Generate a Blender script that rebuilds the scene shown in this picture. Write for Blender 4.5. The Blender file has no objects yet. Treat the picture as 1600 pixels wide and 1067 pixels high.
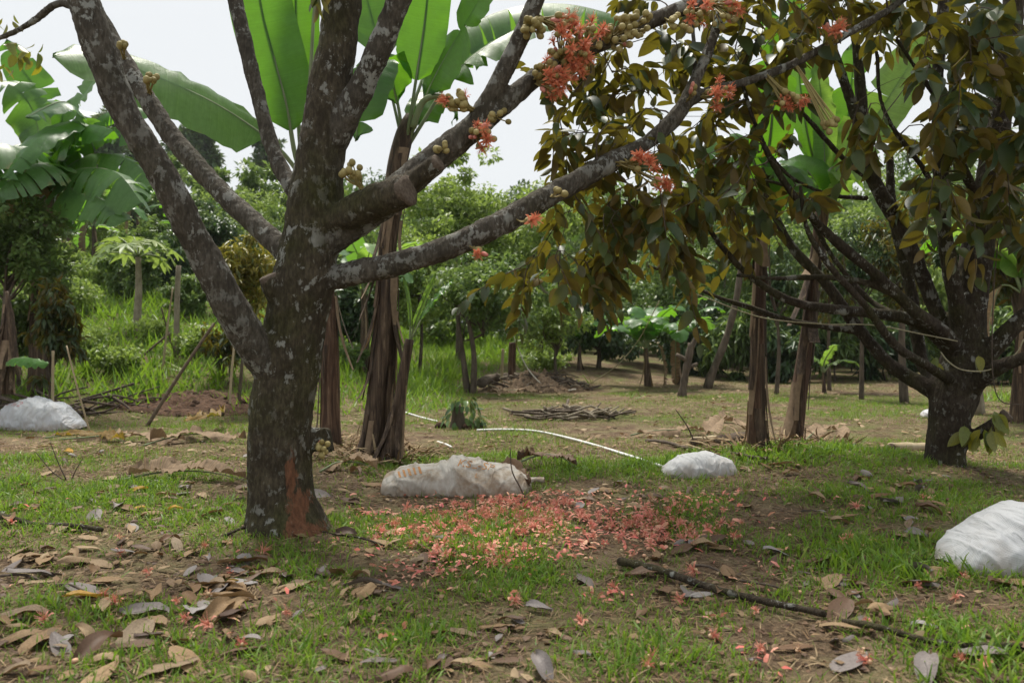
import bpy, math, random
import numpy as np
from mathutils import Vector, Matrix
from mathutils.bvhtree import BVHTree

scene = bpy.context.scene
R = math.radians
PI = math.pi

# ------------------------------------------------------------------ camera
F = 1600.0 * 28.0 / 36.0          # focal length in photograph pixels
CX, CY, CAMZ = 800.0, 533.5, 1.0
cam_d = bpy.data.cameras.new('camera')
cam_d.lens = 28.0
cam_d.sensor_width = 36.0
cam_d.clip_start = 0.05
cam_d.clip_end = 3000.0
cam_d.dof.use_dof = True
cam_d.dof.focus_distance = 4.9
cam_d.dof.aperture_fstop = 3.2
cam = bpy.data.objects.new('camera', cam_d)
scene.collection.objects.link(cam)
cam.location = (0, 0, CAMZ)
cam.rotation_euler = (R(90), 0, 0)
scene.camera = cam

# ------------------------------------------------------------------ sky and sun (bright overcast)
SUN_EL, SUN_AZ = 66.0, -20.0        # azimuth from +Y towards +X
world = bpy.data.worlds.new('World')
scene.world = world
world.use_nodes = True
wn, wl = world.node_tree.nodes, world.node_tree.links
wn.clear()
w_out = wn.new('ShaderNodeOutputWorld')
w_bg = wn.new('ShaderNodeBackground')
w_sky = wn.new('ShaderNodeTexSky')
w_sky.sky_type = 'NISHITA'
w_sky.sun_disc = False
w_sky.sun_elevation = R(SUN_EL)
w_sky.sun_rotation = R(SUN_AZ)
w_sky.dust_density = 4.0
w_mix = wn.new('ShaderNodeMixRGB')
w_mix.inputs['Fac'].default_value = 0.88            # cloud deck over the clear sky
w_mix.inputs['Color2'].default_value = (10.2, 10.5, 10.65, 1)
w_bg.inputs['Strength'].default_value = 0.046
wl.new(w_sky.outputs['Color'], w_mix.inputs['Color1'])
wl.new(w_mix.outputs['Color'], w_bg.inputs['Color'])
wl.new(w_bg.outputs['Background'], w_out.inputs['Surface'])

sun_d = bpy.data.lights.new('sun', 'SUN')
sun_d.energy = 2.9
sun_d.angle = R(13)
sun_d.color = (1.0, 0.95, 0.86)
sun = bpy.data.objects.new('sun', sun_d)
scene.collection.objects.link(sun)
_sd = Vector((math.sin(R(SUN_AZ)) * math.cos(R(SUN_EL)), math.cos(R(SUN_AZ)) * math.cos(R(SUN_EL)), math.sin(R(SUN_EL))))
sun.rotation_euler = _sd.to_track_quat('Z', 'Y').to_euler()
sun.location = _sd * 40

scene.view_settings.view_transform = 'Standard'
scene.view_settings.look = 'None'
scene.view_settings.exposure = 1.0
scene.view_settings.gamma = 1.0
scene.view_settings.use_curve_mapping = False
scene.render.engine = 'CYCLES'
scene.cycles.max_bounces = 6
scene.cycles.diffuse_bounces = 3
scene.cycles.glossy_bounces = 2
scene.cycles.transmission_bounces = 4
scene.cycles.transparent_max_bounces = 4
scene.cycles.caustics_reflective = False
scene.cycles.caustics_refractive = False
scene.cycles.use_denoising = True

rng = np.random.default_rng(7)
random.seed(7)

# ------------------------------------------------------------------ small maths
def P(px, py, d):
    return np.array([(px - CX) / F * d, d, CAMZ + (CY - py) / F * d])

def _hash(ix, iy, iz, seed):
    h = (ix.astype(np.int64) * 374761393 + iy.astype(np.int64) * 668265263 + iz.astype(np.int64) * 2147483647 + seed * 974711) & 0xffffffff
    h = ((h ^ (h >> 13)) * 1274126177) & 0xffffffff
    return ((h ^ (h >> 16)) & 0xffff) / 65535.0

def vnoise(p, seed=0):
    p = np.asarray(p, float)
    i = np.floor(p)
    f = p - i
    f = f * f * (3 - 2 * f)
    out = 0
    for a in (0, 1):
        for b in (0, 1):
            for c in (0, 1):
                w = (f[:, 0] if a else 1 - f[:, 0]) * (f[:, 1] if b else 1 - f[:, 1]) * (f[:, 2] if c else 1 - f[:, 2])
                out = out + w * _hash(i[:, 0] + a, i[:, 1] + b, i[:, 2] + c, seed)
    return out * 2 - 1

def fbm(p, octaves=4, seed=0):
    s, a, t = 0, 1.0, 0
    p = np.asarray(p, float)
    for o in range(octaves):
        s = s + a * vnoise(p * (2 ** o), seed + o * 17)
        t += a
        a *= 0.5
    return s / t

def sstep(x, a, b):
    t = np.clip((x - a) / (b - a), 0, 1)
    return t * t * (3 - 2 * t)

def ground(x, y):
    x = np.atleast_1d(np.asarray(x, float))
    y = np.atleast_1d(np.asarray(y, float))
    p = np.stack([x, y, np.zeros_like(x)], 1)
    z = 0.05 * vnoise(p * 0.45, 3) + 0.022 * vnoise(p * 1.4 + 5, 4) + 0.010 * vnoise(p * 4.1 + 9, 5)
    z = z * sstep(y, 0.5, 2.5)
    ang = x / np.maximum(y, 1.0)
    side = sstep(-ang, 0.05, 0.42)
    t = np.maximum(y - 10.2, 0)
    z = z + side * 5.6 * (1 - np.exp(-(t * t / (t + 1.2)) / 17.0))
    back = sstep(-ang, -0.35, 0.02) * 0.9 * sstep(y, 15, 28)
    z = z + back * (1 - side)
    z = z + 0.10 * np.exp(-(((x - 2.6) / 1.2) ** 2 + ((y - 6.2) / 0.8) ** 2))
    return z

def gz(x, y):
    return float(ground(x, y)[0])

def gp(px, py):
    """a point of the ground, from where the photograph shows it"""
    d = F * CAMZ / max(py - CY, 8)
    for _ in range(12):
        z = gz((px - CX) / F * d, d)
        d = 0.5 * d + 0.5 * F * (CAMZ - z) / max(py - CY, 8)
    x = (px - CX) / F * d
    return np.array([x, d, gz(x, d)])

def gd(px, d):
    x = (px - CX) / F * d
    return np.array([x, d, gz(x, d)])

def nrm(v):
    v = np.asarray(v, float)
    return v / (np.linalg.norm(v, axis=-1, keepdims=True) + 1e-12)

def spline(pts, n):
    """Catmull-Rom through rows of pts (any number of columns), n samples evenly along it"""
    p = np.asarray(pts, float)
    if len(p) == 2:
        t = np.linspace(0, 1, n)[:, None]
        return p[0] * (1 - t) + p[1] * t
    q = np.vstack([2 * p[0] - p[1], p, 2 * p[-1] - p[-2]])
    out = []
    for i in range(1, len(q) - 2):
        t = np.linspace(0, 1, 14, endpoint=False)[:, None]
        a, b, c, d = q[i - 1], q[i], q[i + 1], q[i + 2]
        out.append(0.5 * ((2 * b) + (-a + c) * t + (2 * a - 5 * b + 4 * c - d) * t ** 2 + (-a + 3 * b - 3 * c + d) * t ** 3))
    out = np.vstack(out + [p[-1:]])
    s = np.concatenate([[0], np.cumsum(np.linalg.norm(np.diff(out[:, :3], axis=0), axis=1))])
    u = np.linspace(0, s[-1], n)
    return np.stack([np.interp(u, s, out[:, k]) for k in range(out.shape[1])], 1)

# ------------------------------------------------------------------ mesh builder
class Geo:
    def __init__(self):
        self.v, self.l, self.s, self.m, self.a, self.uv = [], [], [], [], [], []
        self.n = 0

    def add(self, verts, faces, mat=0, var=0.0, uv=None):
        verts = np.asarray(verts, float)
        loops = np.concatenate([np.asarray(f, int) for f in faces]) + self.n
        sizes = np.array([len(f) for f in faces])
        self.v.append(verts)
        self.l.append(loops)
        self.s.append(sizes)
        self.m.append(np.full(len(sizes), mat))
        self.a.append(np.full(len(verts), var))
        if uv is not None:
            self.uv.append(np.asarray(uv)[loops - self.n])
        self.n += len(verts)

    def inst(self, tmpl, M, T, var, mat=0):
        """many copies of a template: M (N,3,3) with the axes as columns, T (N,3)"""
        tv, tl, ts = tmpl
        N = len(T)
        if N == 0:
            return
        V = np.einsum('nij,vj->nvi', M, tv) + T[:, None, :]
        k = len(tv)
        L = tl[None, :] + (np.arange(N) * k)[:, None] + self.n
        self.v.append(V.reshape(-1, 3))
        self.l.append(L.reshape(-1))
        self.s.append(np.tile(ts, N))
        self.m.append(np.full(len(ts) * N, mat))
        self.a.append(np.repeat(var, k))
        self.n += N * k

    def tube(self, pts, rad, seg=8, mat=0, var=0.0, cap=True, flat=1.0):
        p = np.asarray(pts, float)
        r = np.broadcast_to(np.asarray(rad, float), (len(p),))
        T = nrm(np.gradient(p, axis=0))
        ref = np.array([0, 0, 1.0]) if abs(T[0][2]) < 0.9 else np.array([1.0, 0, 0])
        U = np.zeros_like(p)
        u = nrm(np.cross(T[0], ref))
        for i in range(len(p)):
            u = nrm(u - T[i] * np.dot(u, T[i]))
            U[i] = u
        W = np.cross(T, U)
        a = np.linspace(0, 2 * PI, seg, endpoint=False)
        ring = (np.cos(a)[None, :, None] * U[:, None, :] + flat * np.sin(a)[None, :, None] * W[:, None, :]) * r[:, None, None] + p[:, None, :]
        V = ring.reshape(-1, 3)
        faces = []
        for i in range(len(p) - 1):
            for j in range(seg):
                k = (j + 1) % seg
                faces.append((i * seg + j, i * seg + k, (i + 1) * seg + k, (i + 1) * seg + j))
        if cap:
            faces.append(tuple(range(seg - 1, -1, -1)))
            faces.append(tuple((len(p) - 1) * seg + j for j in range(seg)))
        uv = None
        self.add(V, faces, mat, var)

    def mesh(self, name, mats, smooth=True):
        me = bpy.data.meshes.new(name)
        V = np.concatenate(self.v)
        L = np.concatenate(self.l)
        S = np.concatenate(self.s)
        me.vertices.add(len(V))
        me.vertices.foreach_set('co', V.astype(np.float32).ravel())
        me.loops.add(len(L))
        me.loops.foreach_set('vertex_index', L.astype(np.int32))
        me.polygons.add(len(S))
        me.polygons.foreach_set('loop_start', np.concatenate([[0], np.cumsum(S)[:-1]]).astype(np.int32))
        me.polygons.foreach_set('material_index', np.concatenate(self.m).astype(np.int32))
        me.polygons.foreach_set('use_smooth', np.full(len(S), smooth))
        at = me.attributes.new('var', 'FLOAT', 'POINT')
        at.data.foreach_set('value', np.concatenate(self.a).astype(np.float32))
        if self.uv and sum(len(u) for u in self.uv) == len(L):
            ul = me.uv_layers.new(name='UVMap')
            ul.data.foreach_set('uv', np.concatenate(self.uv).astype(np.float32).ravel())
        for m in (mats if isinstance(mats, (list, tuple)) else [mats]):
            me.materials.append(m)
        me.update(calc_edges=True)
        return me

def obj(name, me, parent=None, loc=None, label=None, cat=None, group=None, kind=None):
    o = bpy.data.objects.new(name, me)
    scene.collection.objects.link(o)
    if parent is not None:
        o.parent = parent
    if loc is not None:
        o.location = loc
    if label:
        o['label'] = label
    if cat:
        o['category'] = cat
    if group:
        o['group'] = group
    if kind:
        o['kind'] = kind
    return o

def thing(name, label, cat, loc, group=None):
    return obj(name, None, None, tuple(loc), label, cat, group)

def tmpl(verts, faces):
    return (np.asarray(verts, float), np.concatenate([np.asarray(f, int) for f in faces]), np.array([len(f) for f in faces]))

# ------------------------------------------------------------------ materials
def new_mat(name):
    m = bpy.data.materials.new(name)
    m.use_nodes = True
    nt = m.node_tree
    nt.nodes.clear()
    out = nt.nodes.new('ShaderNodeOutputMaterial')
    return m, nt, out

class N:
    """thin wrapper for wiring nodes"""
    def __init__(self, nt):
        self.nt = nt

    def new(self, t, ins=None, **kw):
        n = self.nt.nodes.new(t)
        for k, v in kw.items():
            setattr(n, k, v)
        for k, v in (ins or {}).items():
            self.set(n.inputs[k], v)
        return n

    def set(self, sock, v):
        if hasattr(v, 'is_output') or isinstance(v, bpy.types.NodeSocket):
            self.nt.links.new(v, sock)
        elif hasattr(v, 'outputs'):
            self.nt.links.new(v.outputs[0], sock)
        else:
            if sock.type == 'RGBA' and len(v) == 3:
                v = (*v, 1)
            sock.default_value = v

    def math(self, op, a, b=0.0, c=0.0, clamp=False):
        n = self.new('ShaderNodeMath', operation=op, use_clamp=clamp)
        for i, x in enumerate((a, b, c)):
            self.set(n.inputs[i], x)
        return n.outputs[0]

    def mix(self, fac, a, b, blend='MIX'):
        n = self.new('ShaderNodeMixRGB', blend_type=blend)
        self.set(n.inputs[0], fac)
        self.set(n.inputs[1], a)
        self.set(n.inputs[2], b)
        return n.outputs[0]

    def ramp(self, fac, stops, interp='LINEAR'):
        n = self.new('ShaderNodeValToRGB')
        cr = n.color_ramp
        cr.interpolation = interp
        while len(cr.elements) < len(stops):
            cr.elements.new(0.5)
        for e, (p, c) in zip(cr.elements, stops):
            e.position = p
            e.color = (*c, 1) if len(c) == 3 else c
        self.set(n.inputs[0], fac)
        return n.outputs[0]

    def step(self, x, a, b):
        n = self.new('ShaderNodeMapRange', interpolation_type='SMOOTHSTEP')
        self.set(n.inputs['Value'], x)
        n.inputs['From Min'].default_value = a
        n.inputs['From Max'].default_value = b
        return n.outputs[0]

    def noise(self, vec, scale, detail=4, rough=0.55, dist=0.0):
        n = self.new('ShaderNodeTexNoise')
        self.set(n.inputs['Vector'], vec)
        n.inputs['Scale'].default_value = scale
        n.inputs['Detail'].default_value = detail
        n.inputs['Roughness'].default_value = rough
        n.inputs['Distortion'].default_value = dist
        return n.outputs[0]

    def coord(self, which='Object', scale=None):
        t = self.new('ShaderNodeTexCoord').outputs[which]
        if scale:
            m = self.new('ShaderNodeMapping')
            self.nt.links.new(t, m.inputs['Vector'])
            m.inputs['Scale'].default_value = scale
            return m.outputs[0]
        return t

    def var(self):
        """0..1, one value for each leaf: from the joined mesh's attribute or from the object"""
        a = self.new('ShaderNodeAttribute', attribute_name='var').outputs['Fac']
        o = self.new('ShaderNodeObjectInfo').outputs['Random']
        return self.math('FRACT', self.math('ADD', a, o))

    def bump(self, h, strength=0.5, dist=0.01, normal=None):
        b = self.new('ShaderNodeBump')
        self.set(b.inputs['Height'], h)
        b.inputs['Strength'].default_value = strength
        b.inputs['Distance'].default_value = dist
        if normal is not None:
            self.set(b.inputs['Normal'], normal)
        return b.outputs[0]

def leaf_mat(name, top, under, rough=0.45, trans=0.35, spec=0.5, tcol=None, mottled=0.0, vein=None):
    """two-sided leaf: list of colours for the upper face, list for the underside"""
    m, nt, out = new_mat(name)
    g = N(nt)
    v = g.var()
    def pal(cols):
        if len(cols) == 1:
            return cols[0]
        return g.ramp(v, [(i / (len(cols) - 1), c) for i, c in enumerate(cols)])
    ct, cu = pal(top), pal(under)
    back = g.new('ShaderNodeNewGeometry').outputs['Backfacing']
    col = g.mix(back, ct, cu)
    nz = g.noise(g.coord('Object'), 23.0, 3)
    col = g.mix(1.0, col, g.ramp(nz, [(0.25, (0.72, 0.72, 0.72)), (0.75, (1.25, 1.25, 1.25))]), 'MULTIPLY')
    if mottled:
        sp = g.step(g.noise(g.coord('Object'), 60.0, 3), 0.58, 0.66)
        col = g.mix(g.math('MULTIPLY', sp, mottled), col, (0.10, 0.055, 0.02))
    nor = None
    if vein:
        uv = g.coord('UV')
        mp = g.new('ShaderNodeMapping')
        nt.links.new(uv, mp.inputs['Vector'])
        mp.inputs['Scale'].default_value = (1.0, 0.035, 1.0)
        vn = g.noise(mp.outputs[0], vein * 4.0, 4, 0.7)
        nor = g.bump(vn, 0.5, 0.006)
        col = g.mix(1.0, col, g.ramp(vn, [(0.3, (0.62, 0.66, 0.60)), (0.5, (1, 1, 1)), (0.72, (1.5, 1.4, 1.2))]), 'MULTIPLY')
        su = g.new('ShaderNodeSeparateXYZ')
        nt.links.new(uv, su.inputs[0])
        edge = g.step(g.math('ADD', su.outputs[1], g.math('MULTIPLY', g.math('SUBTRACT', g.noise(uv, 7.0, 4), .5), .35)), 0.30, 0.36)
        col = g.mix(g.math('MULTIPLY', edge, 0.55), col, (0.20, 0.15, 0.045))
    b = g.new('ShaderNodeBsdfPrincipled', {'Base Color': col, 'Roughness': rough, 'Specular IOR Level': spec})
    t = g.new('ShaderNodeBsdfTranslucent', {'Color': tcol if tcol else g.mix(0.5, col, (1, 1, 0.35), 'OVERLAY')})
    if nor is not None:
        g.set(b.inputs['Normal'], nor)
    mx = g.new('ShaderNodeMixShader', {0: trans})
    nt.links.new(b.outputs[0], mx.inputs[1])
    nt.links.new(t.outputs[0], mx.inputs[2])
    nt.links.new(mx.outputs[0], out.inputs['Surface'])
    return m

def plain_mat(name, stops, scale=12.0, rough=0.85, bump=0.4, stretch=(1, 1, 1), spec=0.2, bdist=0.01, use_var=0.0, detail=5):
    m, nt, out = new_mat(name)
    g = N(nt)
    nz = g.noise(g.coord('Object', stretch), scale, detail, 0.6)
    fac = nz
    if use_var:
        fac = g.math('ADD', g.math('MULTIPLY', nz, 1 - use_var), g.math('MULTIPLY', g.var(), use_var))
    col = g.ramp(fac, stops)
    b = g.new('ShaderNodeBsdfPrincipled', {'Base Color': col, 'Roughness': rough, 'Specular IOR Level': spec,
                                           'Normal': g.bump(nz, bump, bdist)})
    nt.links.new(b.outputs[0], out.inputs['Surface'])
    return m

def bark_mat(name, dark, light, lichen=0.5, moss=0.5, stain=None, lich_col=(0.36, 0.365, 0.33)):
    m, nt, out = new_mat(name)
    g = N(nt)
    oc = g.coord('Object')
    warp = g.new('ShaderNodeTexNoise', {'Vector': oc})
    warp.inputs['Scale'].default_value = 9.0
    warp.inputs['Detail'].default_value = 4.0
    wv = g.new('ShaderNodeMixRGB', blend_type='ADD')
    wv.inputs[0].default_value = 0.10
    nt.links.new(oc, wv.inputs[1])
    nt.links.new(warp.outputs['Color'], wv.inputs[2])
    wc = wv.outputs[0]
    fine = g.noise(g.coord('Object', (1, 1, 0.35)), 60, 6, 0.65)
    mid = g.noise(oc, 7, 5, 0.6)
    crack = g.noise(g.coord('Object', (1, 1, 0.22)), 34, 4, 0.7)
    col = g.ramp(g.math('ADD', g.math('MULTIPLY', fine, 0.6), g.math('MULTIPLY', mid, 0.4)),
                 [(0.30, tuple(0.55 * c for c in dark)), (0.47, dark), (0.66, light)])
    # moss film
    ms = g.math('MULTIPLY', g.step(g.noise(oc, 3.1, 4, 0.6), 0.5 - 0.16 * moss, 0.72), moss)
    col = g.mix(ms, col, g.ramp(fine, [(0.3, (0.022, 0.024, 0.008)), (0.7, (0.075, 0.075, 0.022))]))
    # crusts of lichen: ragged patches and a few round ones
    ln = g.noise(wc, 11.0, 6, 0.68)
    mask = g.step(g.math('ADD', ln, g.math('MULTIPLY', g.math('SUBTRACT', fine, 0.5), 0.35)), 0.655 - 0.20 * lichen, 0.70 - 0.20 * lichen)
    for sc, lim, seedoff in ((7.0, 0.50, 0.0), (15.0, 0.40, 3.7)):
        mp = g.new('ShaderNodeMapping')
        nt.links.new(wc, mp.inputs['Vector'])
        mp.inputs['Location'].default_value = (seedoff, seedoff * 1.7, seedoff * 0.6)
        vo = g.new('ShaderNodeTexVoronoi', {'Vector': mp.outputs[0]})
        vo.inputs['Scale'].default_value = sc
        sep = g.new('ShaderNodeSeparateColor')
        nt.links.new(vo.outputs['Color'], sep.inputs[0])
        rad = g.math('MULTIPLY', g.math('SUBTRACT', sep.outputs[0], 1.0 - lichen * .8), lim / max(lichen, 0.05))
        d = g.math('SUBTRACT', rad, vo.outputs['Distance'])
        k = g.step(g.math('ADD', d, g.math('MULTIPLY', g.math('SUBTRACT', fine, 0.5), 0.6)), -0.03, 0.12)
        mask = g.math('MAXIMUM', mask, k)
    big = g.step(g.noise(oc, 2.3, 3), 0.36, 0.62)
    mask = g.math('MULTIPLY', mask, g.math('ADD', g.math('MULTIPLY', big, 0.75), 0.2))
    lc = g.mix(g.noise(oc, 26, 4), tuple(0.62 * c for c in lich_col), tuple(1.2 * c for c in lich_col))
    col = g.mix(g.math('MULTIPLY', mask, 0.82), col, lc)
    if stain:
        # patches with no bark, bare reddish wood: (centre, radius) blobs stretched upwards
        sm = None
        for (c, r) in stain:
            mp = g.new('ShaderNodeMapping')
            nt.links.new(wc, mp.inputs['Vector'])
            mp.inputs['Location'].default_value = (-c[0] / r[0], -c[1] / r[1], -c[2] / r[2])
            mp.inputs['Scale'].default_value = (1 / r[0], 1 / r[1], 1 / r[2])
            ln = g.new('ShaderNodeVectorMath', operation='LENGTH')
            nt.links.new(mp.outputs[0], ln.inputs[0])
            k = g.step(g.math('SUBTRACT', 1.0, g.math('ADD', ln.outputs['Value'], g.math('MULTIPLY', g.math('SUBTRACT', crack, 0.5), 2.2))), -0.15, 0.25)
            sm = k if sm is None else g.math('MAXIMUM', sm, k)
        col = g.mix(sm, col, g.ramp(fine, [(0.3, (0.085, 0.040, 0.022)), (0.7, (0.225, 0.105, 0.058))]))
    h = g.math('ADD', g.math('MULTIPLY', crack, 0.8), g.math('MULTIPLY', fine, 0.5))
    h = g.math('ADD', h, g.math('MULTIPLY', mask, 0.10))
    b = g.new('ShaderNodeBsdfPrincipled', {'Base Color': col, 'Roughness': 0.9, 'Specular IOR Level': 0.18,
                                           'Normal': g.bump(h, 1.0, 0.024)})
    nt.links.new(b.outputs[0], out.inputs['Surface'])
    return m

M = {}
DUR_TOP = [(0.020, 0.052, 0.022), (0.034, 0.074, 0.020), (0.052, 0.085, 0.018), (0.022, 0.054, 0.026)]
DUR_UND = [(0.125, 0.088, 0.018), (0.185, 0.122, 0.024), (0.050, 0.064, 0.018), (0.175, 0.108, 0.028), (0.080, 0.070, 0.016), (0.042, 0.060, 0.018)]
M['durian_leaf'] = leaf_mat('durian_leaf', DUR_TOP, DUR_UND, 0.42, 0.30, 0.4, tcol=(0.22, 0.19, 0.016), mottled=0.35)
M['young_leaf'] = leaf_mat('young_leaf', [(0.16, 0.22, 0.03), (0.30, 0.27, 0.03), (0.10, 0.16, 0.03)], [(0.2, 0.2, 0.04)], 0.4, 0.35)
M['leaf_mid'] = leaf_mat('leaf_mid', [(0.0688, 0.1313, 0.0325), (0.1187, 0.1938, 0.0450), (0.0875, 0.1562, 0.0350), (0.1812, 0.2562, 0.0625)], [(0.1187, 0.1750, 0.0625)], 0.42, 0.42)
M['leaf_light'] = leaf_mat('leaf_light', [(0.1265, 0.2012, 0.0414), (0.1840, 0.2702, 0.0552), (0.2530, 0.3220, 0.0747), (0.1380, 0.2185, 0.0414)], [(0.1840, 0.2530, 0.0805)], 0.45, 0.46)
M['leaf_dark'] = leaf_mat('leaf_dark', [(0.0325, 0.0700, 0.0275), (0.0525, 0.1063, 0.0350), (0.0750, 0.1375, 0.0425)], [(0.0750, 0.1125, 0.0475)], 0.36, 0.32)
M['leaf_gloss'] = leaf_mat('leaf_gloss', [(0.0438, 0.0938, 0.0325), (0.0750, 0.1375, 0.0425), (0.1187, 0.1875, 0.0562)], [(0.1000, 0.1375, 0.0562)], 0.30, 0.32)
M['leaf_yellow'] = leaf_mat('leaf_yellow', [(0.12, 0.15, 0.025), (0.24, 0.22, 0.03), (0.30, 0.24, 0.035), (0.07, 0.12, 0.025)], [(0.2, 0.18, 0.04)], 0.4, 0.35)
M['leaf_far'] = leaf_mat('leaf_far', [(0.0540, 0.1080, 0.0384), (0.0840, 0.1500, 0.0480), (0.1080, 0.1800, 0.0576)], [(0.0840, 0.1200, 0.0540)], 0.6, 0.25)
M['banana_leaf'] = leaf_mat('banana_leaf', [(0.026, 0.085, 0.016), (0.040, 0.115, 0.020)], [(0.045, 0.13, 0.022)], 0.34, 0.42, 0.5, tcol=(0.19, 0.45, 0.02), vein=22.0)
M['banana_young'] = leaf_mat('banana_young', [(0.10, 0.20, 0.035), (0.13, 0.25, 0.04)], [(0.13, 0.24, 0.06)], 0.4, 0.45, 0.5, tcol=(0.3, 0.5, 0.06), vein=22.0)
M['banana_sheen'] = leaf_mat('banana_sheen', [(0.045, 0.115, 0.040), (0.075, 0.160, 0.055)], [(0.07, 0.15, 0.045)], 0.38, 0.38, 0.45, tcol=(0.20, 0.42, 0.04), vein=22.0)
M['banana_aging'] = leaf_mat('banana_aging', [(0.16, 0.14, 0.03), (0.27, 0.19, 0.03)], [(0.20, 0.13, 0.04)], 0.6, 0.3, 0.3, mottled=0.7, vein=22.0)
M['dry_banana'] = leaf_mat('dry_banana', [(0.16, 0.10, 0.055), (0.30, 0.21, 0.13), (0.10, 0.065, 0.04), (0.22, 0.16, 0.11)], [(0.25, 0.18, 0.12)], 0.8, 0.12, 0.15, tcol=(0.3, 0.2, 0.1), vein=26.0)
M['midrib'] = plain_mat('midrib', [(0.3, (0.10, 0.15, 0.04)), (0.7, (0.20, 0.25, 0.08))], 9, 0.5, 0.2, (1, 1, 0.2), 0.4)
M['dead_tan'] = leaf_mat('dead_tan', [(0.29, 0.195, 0.105), (0.22, 0.14, 0.072), (0.34, 0.25, 0.15), (0.17, 0.10, 0.050), (0.25, 0.19, 0.125)], [(0.32, 0.23, 0.14), (0.24, 0.165, 0.095)], 0.7, 0.10, 0.25, tcol=(0.3, 0.17, 0.06), mottled=0.35)
M['dead_grey'] = leaf_mat('dead_grey', [(0.16, 0.135, 0.125), (0.215, 0.19, 0.18), (0.12, 0.095, 0.085), (0.27, 0.25, 0.24)], [(0.20, 0.175, 0.16)], 0.6, 0.06, 0.3, tcol=(0.2, 0.15, 0.1), mottled=0.3)
M['dead_brown'] = leaf_mat('dead_brown', [(0.095, 0.055, 0.034), (0.15, 0.085, 0.045), (0.065, 0.040, 0.030)], [(0.17, 0.105, 0.06)], 0.6, 0.08, 0.3, tcol=(0.2, 0.1, 0.03), mottled=0.3)
M['dead_yellow'] = leaf_mat('dead_yellow', [(0.50, 0.30, 0.05), (0.42, 0.24, 0.05)], [(0.45, 0.30, 0.09)], 0.6, 0.2, 0.3, tcol=(0.5, 0.3, 0.03), mottled=0.5)
M['grass'] = leaf_mat('grass', [(0.0880, 0.1815, 0.0154), (0.1265, 0.2365, 0.0242), (0.1705, 0.2695, 0.0308), (0.2365, 0.2860, 0.0495), (0.1045, 0.2035, 0.0176)], [(0.1430, 0.2365, 0.0308)], 0.5, 0.42, 0.35)
M['grass_dull'] = leaf_mat('grass_dull', [(0.085, 0.15, 0.026), (0.125, 0.19, 0.036), (0.18, 0.205, 0.06), (0.26, 0.225, 0.10), (0.095, 0.165, 0.026)], [(0.13, 0.16, 0.05)], 0.6, 0.3, 0.25)
M['straw'] = leaf_mat('straw', [(0.24, 0.17, 0.095), (0.16, 0.10, 0.055), (0.33, 0.25, 0.15), (0.10, 0.065, 0.04)], [(0.22, 0.15, 0.085)], 0.85, 0.05, 0.1, tcol=(0.2, 0.13, 0.06))
M['bark_main'] = bark_mat('bark_main', (0.044, 0.035, 0.023), (0.112, 0.092, 0.062), 0.42, 0.75,
                          stain=[((0.175, -0.10, 0.16), (0.045, 0.16, 0.13)), ((0.135, -0.13, 0.33), (0.028, 0.14, 0.16)), ((0.22, -0.06, 0.045), (0.10, 0.2, 0.075))])
M['bark_limb'] = bark_mat('bark_limb', (0.062, 0.053, 0.041), (0.145, 0.128, 0.103), 0.62, 0.25)
M['bark_right'] = bark_mat('bark_right', (0.036, 0.027, 0.019), (0.088, 0.070, 0.052), 0.36, 0.6)
M['bark_twig'] = plain_mat('bark_twig', [(0.3, (0.045, 0.034, 0.026)), (0.7, (0.14, 0.11, 0.085))], 40, 0.9, 0.4)
M['bark_far'] = plain_mat('bark_far', [(0.3, (0.045, 0.035, 0.025)), (0.7, (0.15, 0.12, 0.09))], 14, 0.9, 0.6, (1, 1, 0.3))
M['bark_pale'] = plain_mat('bark_pale', [(0.3, (0.16, 0.13, 0.09)), (0.7, (0.33, 0.29, 0.22))], 14, 0.9, 0.5, (1, 1, 0.5))
M['cut_wood'] = plain_mat('cut_wood', [(0.3, (0.07, 0.052, 0.038)), (0.7, (0.16, 0.125, 0.095))], 60, 0.9, 0.6)
M['bamboo'] = plain_mat('bamboo', [(0.3, (0.26, 0.20, 0.11)), (0.7, (0.46, 0.38, 0.25))], 9, 0.6, 0.3, (1, 1, 0.15), 0.3)
M['pole_dark'] = plain_mat('pole_dark', [(0.3, (0.07, 0.05, 0.035)), (0.7, (0.17, 0.13, 0.09))], 20, 0.85, 0.4)
M['rope'] = plain_mat('rope', [(0.3, (0.42, 0.39, 0.32)), (0.7, (0.62, 0.58, 0.50))], 60, 0.8, 0.4)
M['twine'] = plain_mat('twine', [(0.3, (0.26, 0.23, 0.14)), (0.7, (0.42, 0.38, 0.26))], 60, 0.8, 0.4)
M['hose'] = plain_mat('hose', [(0.3, (0.62, 0.62, 0.60)), (0.7, (0.78, 0.78, 0.76))], 18, 0.45, 0.1, spec=0.4)
M['bud'] = plain_mat('bud', [(0.25, (0.22, 0.175, 0.060)), (0.75, (0.40, 0.33, 0.14))], 45, 0.6, 0.2, use_var=0.5)
M['petal'] = leaf_mat('petal', [(0.76, 0.16, 0.060), (0.76, 0.29, 0.12), (0.68, 0.09, 0.08), (0.74, 0.40, 0.20), (0.40, 0.15, 0.06), (0.72, 0.13, 0.10)], [(0.72, 0.24, 0.12)], 0.6, 0.25, 0.25, tcol=(0.6, 0.22, 0.14))
M['petal_fallen'] = leaf_mat('petal_fallen', [(0.74, 0.24, 0.18), (0.74, 0.38, 0.28), (0.66, 0.13, 0.15), (0.72, 0.44, 0.28), (0.40, 0.17, 0.09), (0.72, 0.17, 0.15)], [(0.72, 0.32, 0.24)], 0.6, 0.25, 0.25, tcol=(0.7, 0.28, 0.2))
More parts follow.
